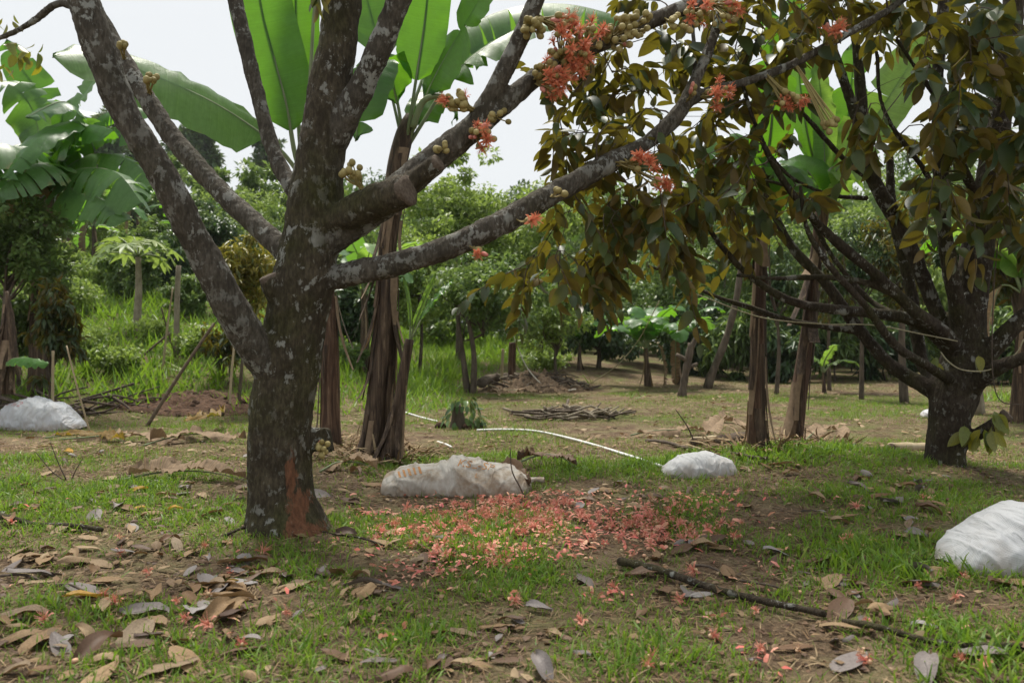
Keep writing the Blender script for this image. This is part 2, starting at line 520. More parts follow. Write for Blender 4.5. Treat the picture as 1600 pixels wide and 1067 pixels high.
M['petal_pale'] = leaf_mat('petal_pale', [(0.70, 0.52, 0.33), (0.66, 0.36, 0.24), (0.62, 0.50, 0.28)], [(0.66, 0.45, 0.3)], 0.55, 0.2, 0.3, tcol=(0.7, 0.4, 0.2))
M['wing_pink'] = plain_mat('wing_pink', [(0.3, (0.52, 0.17, 0.14)), (0.7, (0.66, 0.30, 0.23))], 30, 0.5, 0.1, use_var=0.4)
M['clod'] = plain_mat('clod', [(0.3, (0.045, 0.026, 0.017)), (0.7, (0.125, 0.072, 0.045))], 18, 0.95, 1.0, bdist=0.03)
M['litter_heap'] = plain_mat('litter_heap', [(0.3, (0.07, 0.047, 0.03)), (0.5, (0.15, 0.105, 0.068)), (0.75, (0.26, 0.19, 0.125))], 20, 0.95, 1.0, bdist=0.03)
M['print'] = plain_mat('print', [(0.35, (0.46, 0.21, 0.08)), (0.7, (0.55, 0.34, 0.18))], 40, 0.8, 0.0)
M['print_red'] = plain_mat('print_red', [(0.35, (0.50, 0.22, 0.22)), (0.7, (0.60, 0.40, 0.42))], 40, 0.8, 0.0)

def pseudostem_mat(name, a, b, c):
    m, nt, out = new_mat(name)
    g = N(nt)
    oc = g.coord('Object', (1, 1, 0.06))
    st = g.noise(oc, 38, 6, 0.65, 0.6)
    bl = g.noise(g.coord('Object', (1, 1, 0.4)), 5, 4)
    col = g.ramp(st, [(0.30, tuple(0.45 * x for x in a)), (0.45, a), (0.58, b), (0.72, c)])
    col = g.mix(g.step(bl, 0.5, 0.68), col, g.mix(0.6, col, (0.030, 0.020, 0.014)))
    b_ = g.new('ShaderNodeBsdfPrincipled', {'Base Color': col, 'Roughness': 0.72, 'Specular IOR Level': 0.25, 'Normal': g.bump(st, 0.9, 0.02)})
    nt.links.new(b_.outputs[0], out.inputs['Surface'])
    return m
M['pseudostem'] = pseudostem_mat('pseudostem', (0.055, 0.036, 0.024), (0.115, 0.078, 0.050), (0.25, 0.185, 0.125))
M['pseudostem_red'] = pseudostem_mat('pseudostem_red', (0.070, 0.038, 0.024), (0.145, 0.088, 0.056), (0.29, 0.20, 0.135))
M['pseudostem_green'] = pseudostem_mat('pseudostem_green', (0.08, 0.075, 0.035), (0.14, 0.14, 0.06), (0.22, 0.21, 0.10))
M['petiole'] = plain_mat('petiole', [(0.3, (0.11, 0.15, 0.06)), (0.7, (0.23, 0.27, 0.14))], 8, 0.5, 0.2, (1, 1, 0.1), 0.4)

def sack_mat(name, dirt=0.3, tint=(0.57, 0.58, 0.59)):
    m, nt, out = new_mat(name)
    g = N(nt)
    uv = g.coord('UV')
    w1 = g.new('ShaderNodeTexWave', {'Vector': uv}, wave_type='BANDS', bands_direction='X')
    w1.inputs['Scale'].default_value = 60
    w2 = g.new('ShaderNodeTexWave', {'Vector': uv}, wave_type='BANDS', bands_direction='Y')
    w2.inputs['Scale'].default_value = 60
    weave = g.math('MULTIPLY', w1.outputs['Fac'], w2.outputs['Fac'])
    oc = g.coord('Object')
    dn = g.step(g.noise(oc, 5.5, 6, 0.65), 0.44, 0.66)
    wr = g.noise(oc, 13, 3, 0.5, 1.2)
    rn = g.noise(g.coord('Object', (1.0, .5, .5)), 9, 2, 0.45, 1.0)
    ridge = g.math('POWER', g.math('SUBTRACT', 1.0, g.math('ABSOLUTE', g.math('MULTIPLY', g.math('SUBTRACT', rn, .5), 4.0)), clamp=True), 2.0)
    wr = g.math('ADD', g.math('MULTIPLY', wr, .4), g.math('MULTIPLY', ridge, .55))
    wr = g.math('ADD', g.math('MULTIPLY', wr, .8), g.math('MULTIPLY', g.noise(g.coord('Object', (1.0, .3, .3)), 22, 3, 0.5, .6), .4))
    sepz = g.new('ShaderNodeSeparateXYZ')
    nt.links.new(oc, sepz.inputs[0])
    mud = g.math('MULTIPLY', g.step(g.math('ADD', sepz.outputs[2], g.math('MULTIPLY', g.math('SUBTRACT', wr, .5), .12)), .10, .0), .65)
    col = g.mix(g.math('MULTIPLY', dn, dirt), tint, (0.34, 0.26, 0.18))
    col = g.mix(mud, col, (0.27, 0.19, 0.12))
    col = g.mix(g.math('MULTIPLY', weave, 0.10), col, (0.5, 0.5, 0.48))
    h = g.math('ADD', g.math('MULTIPLY', weave, 0.05), wr)
    b = g.new('ShaderNodeBsdfPrincipled', {'Base Color': col, 'Roughness': 0.55, 'Specular IOR Level': 0.35, 'Normal': g.bump(h, 0.75, 0.03)})
    t = g.new('ShaderNodeBsdfTranslucent', {'Color': col})
    mx = g.new('ShaderNodeMixShader', {0: 0.1})
    nt.links.new(b.outputs[0], mx.inputs[1])
    nt.links.new(t.outputs[0], mx.inputs[2])
    nt.links.new(mx.outputs[0], out.inputs['Surface'])
    return m
M['sack'] = sack_mat('sack', 0.30)
M['sack_dirty'] = sack_mat('sack_dirty', 1.0, (0.55, 0.515, 0.46))
M['sack_blue'] = sack_mat('sack_blue', 0.25, (0.60, 0.615, 0.65))

def ground_mat():
    m, nt, out = new_mat('orchard_soil')
    g = N(nt)
    p = g.coord('Object')
    n1 = g.noise(p, 0.55, 5, 0.6)
    n2 = g.noise(p, 3.1, 5, 0.65)
    n3 = g.noise(p, 27, 6, 0.7)
    n4 = g.noise(p, 95, 4, 0.7)
    soil = g.ramp(n3, [(0.28, (0.048, 0.031, 0.020)), (0.5, (0.120, 0.082, 0.053)), (0.72, (0.23, 0.165, 0.108))])
    dry = g.ramp(n4, [(0.3, (0.10, 0.072, 0.043)), (0.55, (0.23, 0.175, 0.108)), (0.75, (0.34, 0.27, 0.18))])
    grn = g.ramp(n3, [(0.3, (0.050, 0.085, 0.016)), (0.7, (0.125, 0.165, 0.040))])
    col = g.mix(g.step(n2, 0.42, 0.62), soil, dry)
    gm = g.step(g.math('ADD', g.math('MULTIPLY', n1, 0.6), g.math('MULTIPLY', n2, 0.4)), 0.47, 0.62)
    sep = g.new('ShaderNodeSeparateXYZ')
    nt.links.new(p, sep.inputs[0])
    # further back the turf closes over the soil
    far = g.step(sep.outputs[1], 5.5, 12.0)
    hill = g.step(sep.outputs[2], 0.25, 0.9)
    gm = g.math('MULTIPLY', gm, g.math('ADD', g.math('MULTIPLY', far, 0.35), 0.45), clamp=True)
    gm = g.math('MAXIMUM', gm, g.math('MULTIPLY', hill, g.step(n2, 0.35, 0.55)))
    col = g.mix(gm, col, grn)
    h = g.math('ADD', n3, g.math('MULTIPLY', n4, 0.5))
    b = g.new('ShaderNodeBsdfPrincipled', {'Base Color': col, 'Roughness': 0.95, 'Specular IOR Level': 0.1, 'Normal': g.bump(h, 0.9, 0.03)})
    nt.links.new(b.outputs[0], out.inputs['Surface'])
    return m
M['ground'] = ground_mat()

# ------------------------------------------------------------------ ground sheet
def build_ground():
    ys = np.concatenate([np.linspace(-6, 1.6, 18)[:-1], np.linspace(1.6, 9, 170)[:-1], np.linspace(9, 30, 130)[:-1], np.geomspace(30, 900, 60)])
    us = np.concatenate([np.linspace(-6, -1.0, 12)[:-1], np.linspace(-1.0, 1.0, 220), np.linspace(1.0, 6, 12)[1:]])
    Y, U = np.meshgrid(ys, us, indexing='ij')
    X = U * (np.maximum(Y, 0) * 0.80 + 3.0)
    Z = ground(X.ravel(), Y.ravel())
    V = np.stack([X.ravel(), Y.ravel(), Z], 1)
    nu = len(us)
    i = np.arange(len(ys) - 1)[:, None] * nu + np.arange(nu - 1)[None, :]
    i = i.ravel()
    q = np.stack([i, i + 1, i + nu + 1, i + nu], 1)
    G = Geo()
    G.v.append(V); G.l.append(q.ravel()); G.s.append(np.full(len(q), 4)); G.m.append(np.zeros(len(q), int)); G.a.append(np.zeros(len(V)))
    obj('ground', G.mesh('ground', M['ground']), label='brown earth and mown grass of the orchard floor', kind='structure')
build_ground()

# ------------------------------------------------------------------ leaf templates
def leaf_template(width=0.34, fold=0.18, curl=0.25, rows=6, wave=0.0, seed=0, petiole=0.08, blunt=0.75):
    """unit-long leaf along +Y, upper face +Z; three columns"""
    r = random.Random(seed)
    V, Fc = [], []
    V.append((0, 0, 0))
    ts = [petiole + (1 - petiole) * i / rows for i in range(rows + 1)]
    for k, t in enumerate(ts):
        u = (t - petiole) / (1 - petiole)
        w = 0.5 * width * (math.sin(PI * min(1, u ** blunt)) ** 0.75 if 0 < u < 1 else 0.0)
        z = -curl * t * t
        y = t * (1 - 0.12 * curl * t)
        wv = wave * r.uniform(-1, 1)
        if 0 < u < 1:
            V += [(-w * math.cos(fold), y, z + w * math.sin(fold) * 2 + wv), (0, y, z), (w * math.cos(fold), y, z + w * math.sin(fold) * 2 - wv)]
        else:
            V.append((0, y, z))
    # index of rows
    idx = [(1,)]
    n = 2
    for k in range(1, rows):
        idx.append((n, n + 1, n + 2)); n += 3
    idx.append((n,))
    hw = 0.008
    V[0] = (-hw, 0, 0)
    V.append((hw, 0, 0))
    last = len(V) - 1
    Fc.append((0, last, idx[0][0]))
    a = idx[1]
    Fc += [(idx[0][0], a[1], a[0]), (idx[0][0], a[2], a[1])]
    for k in range(1, rows - 1):
        a, b = idx[k], idx[k + 1]
        Fc += [(a[0], a[1], b[1], b[0]), (a[1], a[2], b[2], b[1])]
    a, tip = idx[rows - 1], idx[rows][0]
    Fc += [(a[0], a[1], tip), (a[1], a[2], tip)]
    return tmpl(V, Fc)

DUR_T = [leaf_template(0.44, 0.16, c, 6, 0.006, s, 0.08, 0.8) for s, c in enumerate((0.12, 0.25, 0.4, 0.2, 0.05))]
FAR_T = tmpl([(0, 0, 0), (0.26, 0.5, 0.06), (0, 1, -0.12), (-0.26, 0.5, 0.06)], [(0, 1, 2), (0, 2, 3)])
LONG_T = tmpl([(0, 0, 0), (0.15, 0.45, 0.05), (0, 1, -0.2), (-0.15, 0.45, 0.05)], [(0, 1, 2), (0, 2, 3)])

def frames(dirs, normals):
    """axes (side, dir, normal) as columns"""
    d = nrm(dirs)
    s = nrm(np.cross(d, normals))
    n = np.cross(s, d)
    return np.stack([s, d, n], 2)

def t_mesh(t, name, mat):
    G = Geo()
    G.inst(t, np.eye(3)[None], np.zeros((1, 3)), np.zeros(1))
    return G.mesh(name, mat)

# ------------------------------------------------------------------ trees of tubes melted into one skin
WK = 1.0
def px_path(rows):
    """rows of (px, py, depth, half width in px) -> points with radius in metres"""
    out = []
    for (x, y, d, w) in rows:
        p = P(x, y, d)
        out.append([*p, w * d / F * WK])
    return np.array(out)

def melted(name, base, paths, voxel, mats, seed, rough=0.012):
    """paths: list of (part name, points Nx4). One skin over all, then cut back into trunk and limbs."""
    G = Geo()
    segs, owner = [], []
    for k, (pn, pts) in enumerate(paths):
        L = np.linalg.norm(np.diff(pts[:, :3], axis=0), axis=1).sum()
        s = spline(pts, max(6, int(L / 0.05)))
        s[:, 3] = np.maximum(s[:, 3] - .004, voxel * 1.1)
        G.tube(s[:, :3] - base, s[:, 3], 14)
        segs.append(np.column_stack([s[:, :3] - base, s[:, 3]]))
        owner.append(np.full(len(s), k))
    me = G.mesh(name + '_raw', [])
    o = bpy.data.objects.new(name + '_raw', me)
    scene.collection.objects.link(o)
    md = o.modifiers.new('r', 'REMESH')
    md.mode = 'VOXEL'
    md.voxel_size = voxel
    sm = o.modifiers.new('s', 'SMOOTH')
    sm.factor = 0.5
    sm.iterations = 4
    dg = bpy.context.evaluated_depsgraph_get()
    ev = bpy.data.meshes.new_from_object(o.evaluated_get(dg))
    bpy.data.objects.remove(o)
    nv = len(ev.vertices)
    V = np.empty(nv * 3); ev.vertices.foreach_get('co', V); V = V.reshape(-1, 3)
    Nn = np.empty(nv * 3); ev.vertices.foreach_get('normal', Nn); Nn = Nn.reshape(-1, 3)
    SP = np.concatenate(segs); OW = np.concatenate(owner)
    near = np.zeros(nv, int)
    rad = np.zeros(nv)
    for a in range(0, nv, 4000):
        dd = np.linalg.norm(V[a:a + 4000, None, :] - SP[None, :, :3], axis=2) - SP[None, :, 3]
        j = dd.argmin(1)
        near[a:a + 4000] = OW[j]
        rad[a:a + 4000] = SP[j, 3]
    amp = np.minimum(rough, rad * 0.16)
    st = V * np.array([1, 1, 0.45])
    disp = amp * (0.9 * fbm(V * 6.0, 3, seed) + 0.9 * fbm(st * 24.0, 3, seed + 5) + 0.5 * np.abs(fbm(st * 55.0, 2, seed + 9)))
    V2 = V + Nn * disp[:, None]
    ev.vertices.foreach_set('co', V2.ravel())
    ev.update()
    ev.vertices.foreach_get('normal', Nn.reshape(-1))
    Nn = np.empty(nv * 3); ev.vertices.foreach_get('normal', Nn); Nn = Nn.reshape(-1, 3)
    Q = np.empty(len(ev.polygons) * 4, int)
    ev.loops.foreach_get('vertex_index', Q) if len(ev.loops) == len(Q) else None
    Q = Q.reshape(-1, 4)
    fo = near[Q[:, 0]]
    res = []
    names = [p[0] for p in paths]
    groups = {}
    for k, pn in enumerate(names):
        groups.setdefault(pn if pn.startswith('trunk') else (pn, k), []).append(k)
    for key, ks in groups.items():
        sel = Q[np.isin(fo, ks)]
        if len(sel) == 0:
            continue
        u, inv = np.unique(sel, return_inverse=True)
        G = Geo()
        G.v.append(V2[u]); G.l.append(inv.ravel()); G.s.append(np.full(len(sel), 4)); G.m.append(np.zeros(len(sel), int)); G.a.append(np.zeros(len(u)))
        pn = key if isinstance(key, str) else key[0]
        m2 = G.mesh(pn, mats.get(pn, mats['limb']))
        m2.normals_split_custom_set_from_vertices([tuple(x) for x in Nn[u]])
        res.append((pn, m2))
    bpy.data.meshes.remove(ev)
    sk = np.column_stack([SP[:, :3] + base, SP[:, 3]])
    return res, sk

def sprays_to_tree(tree, base, sk, anchors, seed, leaf_size=(0.16, 0.24), n_leaf=(8, 14), keep=300, max_r=0.014, mat='durian_leaf', spray_len=(0.3, 0.55)):
    """grow twigs from the limbs to every anchor, then hang leaves along the last stretch"""
    r = np.random.default_rng(seed)
    nodes = [sk[i] for i in range(0, len(sk), 2)]
    nodes = np.array(nodes)
    an = np.array(anchors)
    d0 = np.array([np.min(np.linalg.norm(nodes[:, :3] - a, axis=1)) for a in an])
    G = Geo()
    pos, dirs, nors, siz = [], [], [], []
    for i in np.argsort(d0):
        a = an[i]
        dd = np.linalg.norm(nodes[:, :3] - a, axis=1)
        j = int(dd.argmin())
        q = nodes[j]
        L = dd[j]
        if L > 0.06:
            mid = (q[:3] + a) / 2 + r.normal(0, 0.09, 3) * L + np.array([0, 0, 0.10 * L])
            r0 = min(q[3] * 0.7, max_r * (0.35 + min(L, 1.3) * 0.6))
            pts = spline(np.array([[*q[:3], r0], [*mid, r0 * 0.7], [*a, max(r0 * 0.42, 0.0035)]]), max(4, int(L / 0.09)))
            pts[1:-1, :3] += r.normal(0, 0.008, (len(pts) - 2, 3))
            G.tube(pts[:, :3] - base, pts[:, 3], 6, cap=False)
            nodes = np.vstack([nodes, pts[1:]])
            out = nrm(a - mid)
        else:
            out = nrm(r.normal(0, 1, 3))
        # the leafy shoot
        sl = r.uniform(*spray_len)
        sd = nrm(out * 0.7 + r.normal(0, 0.55, 3) + np.array([0, 0, -0.25]))
        k = r.integers(*n_leaf)
        tt = np.linspace(0.05, 1, k)
        bend = np.array([0, 0, -0.25 * sl])
        sp = a + sd * sl * tt[:, None] + bend * (tt ** 2)[:, None]
        spf = np.vstack([a, sp])
        G.tube(spf - base, np.linspace(0.0045, 0.0018, len(spf)), 5, cap=False)
        side = nrm(np.cross(sd, [0, 0, 1.0]))
        for q_, t in enumerate(tt):
            s = 1 if q_ % 2 else -1
            dr = sd * (0.45 + 0.5 * (t > 0.9)) + side * s * 0.75 * r.uniform(0.6, 1.2) + np.array([0, 0, -1]) * r.uniform(-0.1, 0.95) + r.normal(0, 0.22, 3)
            up = nrm(np.array([0, 0.18, 1.0]) + sd * 0.3 + r.normal(0, 0.55, 3))
            pos.append(sp[q_]); dirs.append(dr); nors.append(up); siz.append(r.uniform(*leaf_size) * (0.75 + 0.35 * math.sin(PI * t)))
    obj('twigs', G.mesh('twigs', M['bark_twig']), tree, kind='stuff')
    pos = np.array(pos); siz = np.array(siz)
    fr = frames(np.array(dirs), np.array(nors))
    px = CX + pos[:, 0] / pos[:, 1] * F
    py = CY - (pos[:, 2] - CAMZ) / pos[:, 1] * F
    vis = (px > -30) & (px < 1630) & (py > -60) & (py < 1067)
    score = np.where(vis, siz / pos[:, 1], 0)
    order = np.argsort(-score)
    single = order[:keep]
    rest = order[keep:]
    ms = [t_mesh(t, 'leaf', M[mat]) for t in DUR_T]
    for i in single:
        o = obj('leaf', ms[i % len(ms)], tree)
        mm = np.eye(4)
        mm[:3, :3] = fr[i] * siz[i]
        mm[:3, 3] = pos[i] - base
        o.matrix_basis = Matrix(mm.tolist())
    if len(rest):
        G = Geo()
        for k, t in enumerate(DUR_T):
            ii = rest[rest % len(DUR_T) == k]
            G.inst(t, fr[ii] * siz[ii][:, None, None], pos[ii] - base, r.random(len(ii)))
        obj('crown', G.mesh('crown', M[mat]), tree, kind='stuff')
    return nodes

def region_anchors(rows, seed):
    """rows: (x0, x1, y0, y1, depth0, depth1, count) -> points"""
    r = np.random.default_rng(seed)
    out = []
    for (x0, x1, y0, y1, da, db, n) in rows:
        for _ in range(n):
            out.append(P(r.uniform(x0, x1), r.uniform(y0, y1), r.uniform(da, db)))
    return out

# ------------------------------------------------------------------ large durian tree in front
D = F * CAMZ / (818 - CY)
mb = gd(443, D); main_base = mb
WK = 0.94
mpaths = [
 ('trunk', px_path([(448, 842, D, 84), (445, 815, D, 69), (440, 780, D, 57), (437, 730, D, 54), (437, 670, D, 53), (444, 610, D, 53), (453, 560, D, 53), (463, 500, D, 51), (475, 440, D, 51), (485, 380, D, 48), (494, 300, D, 46), (507, 200, D, 39), (523, 100, D, 35), (536, 0, D, 31), (545, -150, D, 27), (540, -330, D, 20), (550, -520, D, 9)])),
]
WK = 0.76
mpaths += [
 ('limb', px_path([(440, 600, D, 36), (402, 548, D - .12, 38), (352, 462, D - .25, 36), (306, 375, D - .35, 32), (262, 290, D - .45, 31), (212, 205, D - .5, 30), (172, 125, D - .55, 31), (142, 40, D - .6, 33), (122, -30, D - .62, 31), (90, -160, D - .6, 24), (40, -330, D - .5, 14)])),
 ('limb', px_path([(455, 400, D, 26), (412, 362, D + .1, 24), (345, 300, D + .25, 22), (270, 215, D + .4, 21), (218, 135, D + .5, 20), (180, 70, D + .6, 18), (140, 0, D + .7, 16), (90, -120, D + .8, 11)])),
 ('limb', px_path([(475, 320, D, 22), (432, 250, D + .12, 18), (407, 165, D + .2, 17), (386, 80, D + .25, 17), (367, 0, D + .3, 16), (345, -120, D + .35, 15), (320, -260, D + .4, 9)])),
 ('limb', px_path([(515, 235, D, 30), (545, 175, D - .08, 30), (578, 108, D - .15, 28), (608, 40, D - .2, 27), (632, -25, D - .25, 25), (680, -160, D - .3, 19), (720, -300, D - .3, 10)])),
 ('limb', px_path([(495, 390, D, 34), (548, 352, D - .05, 35), (605, 312, D - .08, 35), (668, 258, D - .1, 32), (735, 205, D - .1, 28), (800, 152, D - .05, 23), (870, 100, D + .05, 20), (960, 58, D + .1, 19), (1050, 20, D + .15, 18), (1115, -5, D + .2, 16), (1220, -50, D + .3, 12), (1330, -110, D + .4, 7)])),
 ('limb', px_path([(735, 205, D - .1, 22), (770, 145, D - .12, 21), (806, 75, D - .15, 20), (838, 0, D - .2, 19), (870, -90, D - .2, 15), (900, -220, D - .2, 8)])),
 ('limb', px_path([(500, 440, D, 24), (560, 425, D - .05, 27), (620, 412, D - .08, 27), (700, 387, D - .05, 26), (780, 350, D, 26), (860, 305, D + .1, 25), (940, 261, D + .2, 23), (1010, 223, D + .3, 18), (1060, 178, D + .35, 17), (1090, 118, D + .4, 14), (1116, 55, D + .45, 12), (1135, -10, D + .5, 11), (1170, -110, D + .6, 7)])),
 ('limb', px_path([(1070, 165, D + .36, 12), (1110, 142, D + .4, 11), (1165, 128, D + .45, 10), (1240, 100, D + .5, 10), (1312, 60, D + .5, 10), (1400, 8, D + .55, 9), (1480, -60, D + .6, 6)])),
 ('limb', px_path([(1078, 150, D + .38, 8), (1086, 95, D + .5, 7), (1082, 30, D + .55, 6), (1090, -40, D + .6, 5)])),
 ('limb', px_path([(150, 30, D - .6, 14), (95, 5, D - .55, 10), (55, 32, D - .5, 9), (10, 56, D - .45, 8), (-60, 80, D - .4, 6)])),
 ('cut_stub', px_path([(520, 350, D - .05, 32), (570, 322, D - .15, 39), (615, 305, D - .22, 36), (636, 298, D - .26, 34)])),
 ('cut_stub', px_path([(620, 300, D - .12, 24), (660, 272, D - .2, 21), (684, 254, D - .24, 19)])),
 ('cut_stub', px_path([(455, 500, D - .02, 26), (432, 462, D - .1, 22), (418, 434, D - .13, 20)])),
 ('trunk', px_path([(500, 705, D + .1, 30), (503, 668, D + .12, 20)])),
]
parts, main_sk = melted('durian_tree', main_base, mpaths, 0.013, {'trunk': M['bark_main'], 'limb': M['bark_limb'], 'cut_stub': M['bark_main']}, 11)
main_tree = thing('durian_tree', 'large lichen spotted durian tree with cut stubs in the left foreground', 'tree', main_base)
for pn, me in parts:
    obj(pn, me, main_tree)
def cut_face(tree, base, path, lift=0.012):
    a, b = path[-2], path[-1]
    t = nrm(b[:3] - a[:3])
    s = nrm(np.cross(t, [0, 0, 1.0])); u = np.cross(s, t)
    r = b[3] * 0.93
    G = Geo()
    c = b[:3] + t * lift - base
    V, Fc = [c], []
    for k, rr in enumerate((0.35, 0.7, 1.0)):
        for j in range(20):
            an = 2 * PI * j / 20
            V.append(c + (s * math.cos(an) + u * math.sin(an)) * r * rr * (1 + 0.06 * math.sin(3 * an + k)) - t * (0.004 * (k == 2)) + t * random.uniform(-.001, .001))
    for j in range(20):
        Fc.append((0, 1 + j, 1 + (j + 1) % 20))
        for k in range(2):
            a0, b0 = 1 + 20 * k + j, 1 + 20 * k + (j + 1) % 20
            Fc.append((a0, a0 + 20, b0 + 20, b0))
    V += [v - t * 0.03 for v in V[41:61]]
    for j in range(20):
        Fc.append((41 + j, 61 + j, 61 + (j + 1) % 20, 41 + (j + 1) % 20))
    G.add(np.array(V), Fc)
    obj('cut_face', G.mesh('cut_face', M['cut_wood']), tree)
for k in (11, 12, 13):
    cut_face(main_tree, main_base, mpaths[k][1])

main_anchor = region_anchors([
    (840, 960, 60, 240, D, D + .9, 16), (850, 1080, 170, 330, D + .2, D + 1.3, 27), (930, 1120, 0, 200, D + .2, D + 1.2, 20),
    (810, 960, 330, 440, D + .3, D + 1.2, 19), (900, 1110, 280, 430, D + .4, D + 1.5, 22), (1080, 1250, 40, 300, D + .4, D + 1.4, 22),
    (1080, 1200, 250, 320, D + .5, D + 1.5, 5), (1250, 1420, 0, 50, D + .3, D + 1.0, 5), (1150, 1420, -60, 20, D + .2, D + 1.2, 12),
    (0, 500, -380, -90, D - .6, D + 1.0, 14), (500, 1000, -420, -100, D - .6, D + 1, 16), (950, 1500, -350, -60, D - .2, D + 1.2, 16)], 3)
sprays_to_tree(main_tree, main_base, main_sk, main_anchor, 5, leaf_size=(.10, .185), n_leaf=(10, 17), spray_len=(.22, .42))

# ------------------------------------------------------------------ durian tree on the right
DR = F * CAMZ / (742 - CY)
rb = gd(1476, DR); right_base = rb
DR = rb[1]
WK = 0.86
rpaths = [
 ('trunk', px_path([(1476, 765, DR, 46), (1476, 740, DR, 38), (1478, 700, DR, 33), (1484, 650, DR, 37), (1494, 605, DR, 44), (1505, 565, DR, 40), (1514, 480, DR, 31), (1526, 400, DR, 28), (1542, 300, DR, 25), (1560, 200, DR, 22), (1574, 100, DR, 20), (1584, 0, DR, 18), (1590, -150, DR, 15), (1580, -330, DR, 8)])),
]
WK = 0.72
rpaths += [
 ('limb', px_path([(1508, 540, DR, 22), (1492, 460, DR - .1, 18), (1477, 370, DR - .12, 17), (1470, 280, DR - .15, 16), (1467, 200, DR - .15, 15), (1466, 100, DR - .15, 14), (1474, 0, DR - .15, 13), (1480, -150, DR - .1, 9)])),
 ('limb', px_path([(1500, 560, DR, 20), (1465, 490, DR + .1, 17), (1432, 410, DR + .15, 17), (1402, 345, DR + .2, 17), (1366, 285, DR + .2, 16), (1350, 215, DR + .2, 14), (1342, 110, DR + .2, 12), (1330, 0, DR + .2, 10), (1310, -140, DR + .3, 6)])),
 ('limb', px_path([(1356, 240, DR + .2, 13), (1330, 160, DR + .15, 12), (1306, 90, DR + .1, 11), (1290, 40, DR + .05, 10), (1270, -60, DR, 7)])),
 ('limb', px_path([(1500, 575, DR, 18), (1470, 530, DR - .15, 17), (1425, 500, DR - .2, 15), (1370, 490, DR - .25, 14), (1300, 483, DR - .3, 12), (1235, 470, DR - .35, 11), (1172, 432, DR - .4, 9), (1125, 382, DR - .45, 8), (1090, 330, DR - .5, 6)])),
 ('limb', px_path([(1500, 555, DR, 18), (1475, 520, DR - .3, 16), (1430, 487, DR - .45, 15), (1372, 432, DR - .55, 13), (1312, 382, DR - .6, 12), (1260, 330, DR - .65, 10), (1215, 268, DR - .7, 9), (1180, 195, DR - .75, 7), (1160, 130, DR - .8, 5)])),
 ('limb', px_path([(1485, 625, DR, 20), (1425, 592, DR + .1, 18), (1382, 562, DR + .15, 15), (1332, 502, DR + .2, 14), (1290, 442, DR + .25, 12), (1242, 392, DR + .3, 11), (1212, 338, DR + .3, 10), (1190, 262, DR + .3, 7)])),
 ('limb', px_path([(1345, 518, DR + .2, 10), (1285, 510, DR + .25, 9), (1230, 500, DR + .3, 8), (1170, 480, DR + .3, 8), (1110, 460, DR + .35, 6), (1060, 432, DR + .4, 5), (1010, 415, DR + .4, 4)])),
 ('limb', px_path([(1400, 460, DR - .5, 10), (1345, 440, DR - .5, 9), (1285, 433, DR - .5, 8), (1210, 435, DR - .55, 7), (1150, 430, DR - .6, 5)])),
 ('limb', px_path([(1475, 615, DR + .1, 18), (1440, 565, DR + .4, 15), (1428, 480, DR + .5, 14), (1416, 420, DR + .55, 13), (1395, 330, DR + .6, 12), (1390, 240, DR + .6, 9)])),
 ('limb', px_path([(1505, 600, DR, 24), (1550, 545, DR - .15, 21), (1600, 495, DR - .25, 18), (1690, 425, DR - .3, 14), (1780, 330, DR - .3, 8)])),
 ('limb', px_path([(1500, 625, DR, 22), (1550, 580, DR - .3, 17), (1610, 555, DR - .5, 15), (1700, 520, DR - .6, 9)])),
 ('limb', px_path([(1520, 440, DR, 18), (1560, 330, DR + .3, 13), (1590, 240, DR + .4, 11), (1640, 120, DR + .4, 8)])),
 ('limb', px_path([(1535, 330, DR, 14), (1500, 250, DR - .25, 11), (1480, 180, DR - .4, 9), (1440, 120, DR - .5, 7), (1400, 60, DR - .6, 5)])),
 ('limb', px_path([(1495, 600, DR, 14), (1455, 575, DR - .35, 12), (1400, 540, DR - .55, 11), (1350, 475, DR - .7, 10), (1300, 420, DR - .8, 9), (1262, 360, DR - .85, 8), (1250, 290, DR - .9, 6)])),
 ('limb', px_path([(1425, 500, DR - .2, 9), (1360, 470, DR + .1, 8), (1300, 400, DR + .2, 7), (1260, 330, DR + .2, 6), (1225, 290, DR + .2, 5), (1160, 280, DR + .2, 4)])),
 ('limb', px_path([(1366, 285, DR + .2, 9), (1320, 250, DR + .1, 8), (1270, 195, DR, 7), (1215, 130, DR - .1, 6), (1180, 60, DR - .1, 5)])),
 ('limb', px_path([(1356, 310, DR + .1, 8), (1300, 305, DR - .1, 7), (1240, 280, DR - .2, 6), (1200, 240, DR - .2, 5)])),
 ('limb', px_path([(1480, 330, DR - .12, 9), (1440, 260, DR - .3, 8), (1395, 200, DR - .4, 7), (1375, 150, DR - .4, 6), (1370, 80, DR - .4, 4)])),
 ('cut_stub', px_path([(1490, 700, DR, 18), (1525, 680, DR - .12, 15), (1555, 662, DR - .2, 15), (1574, 648, DR - .24, 15)])),
]
parts, right_sk = melted('durian_tree', right_base, rpaths, 0.015, {'trunk': M['bark_right'], 'limb': M['bark_right'], 'cut_stub': M['bark_right']}, 23)
right_tree = thing('durian_tree', 'dark many-limbed durian tree at the right with low spreading branches', 'tree', right_base)
for pn, me in parts:
    obj(pn, me, right_tree)
cut_face(right_tree, right_base, rpaths[-1][1])
WK = 1.0
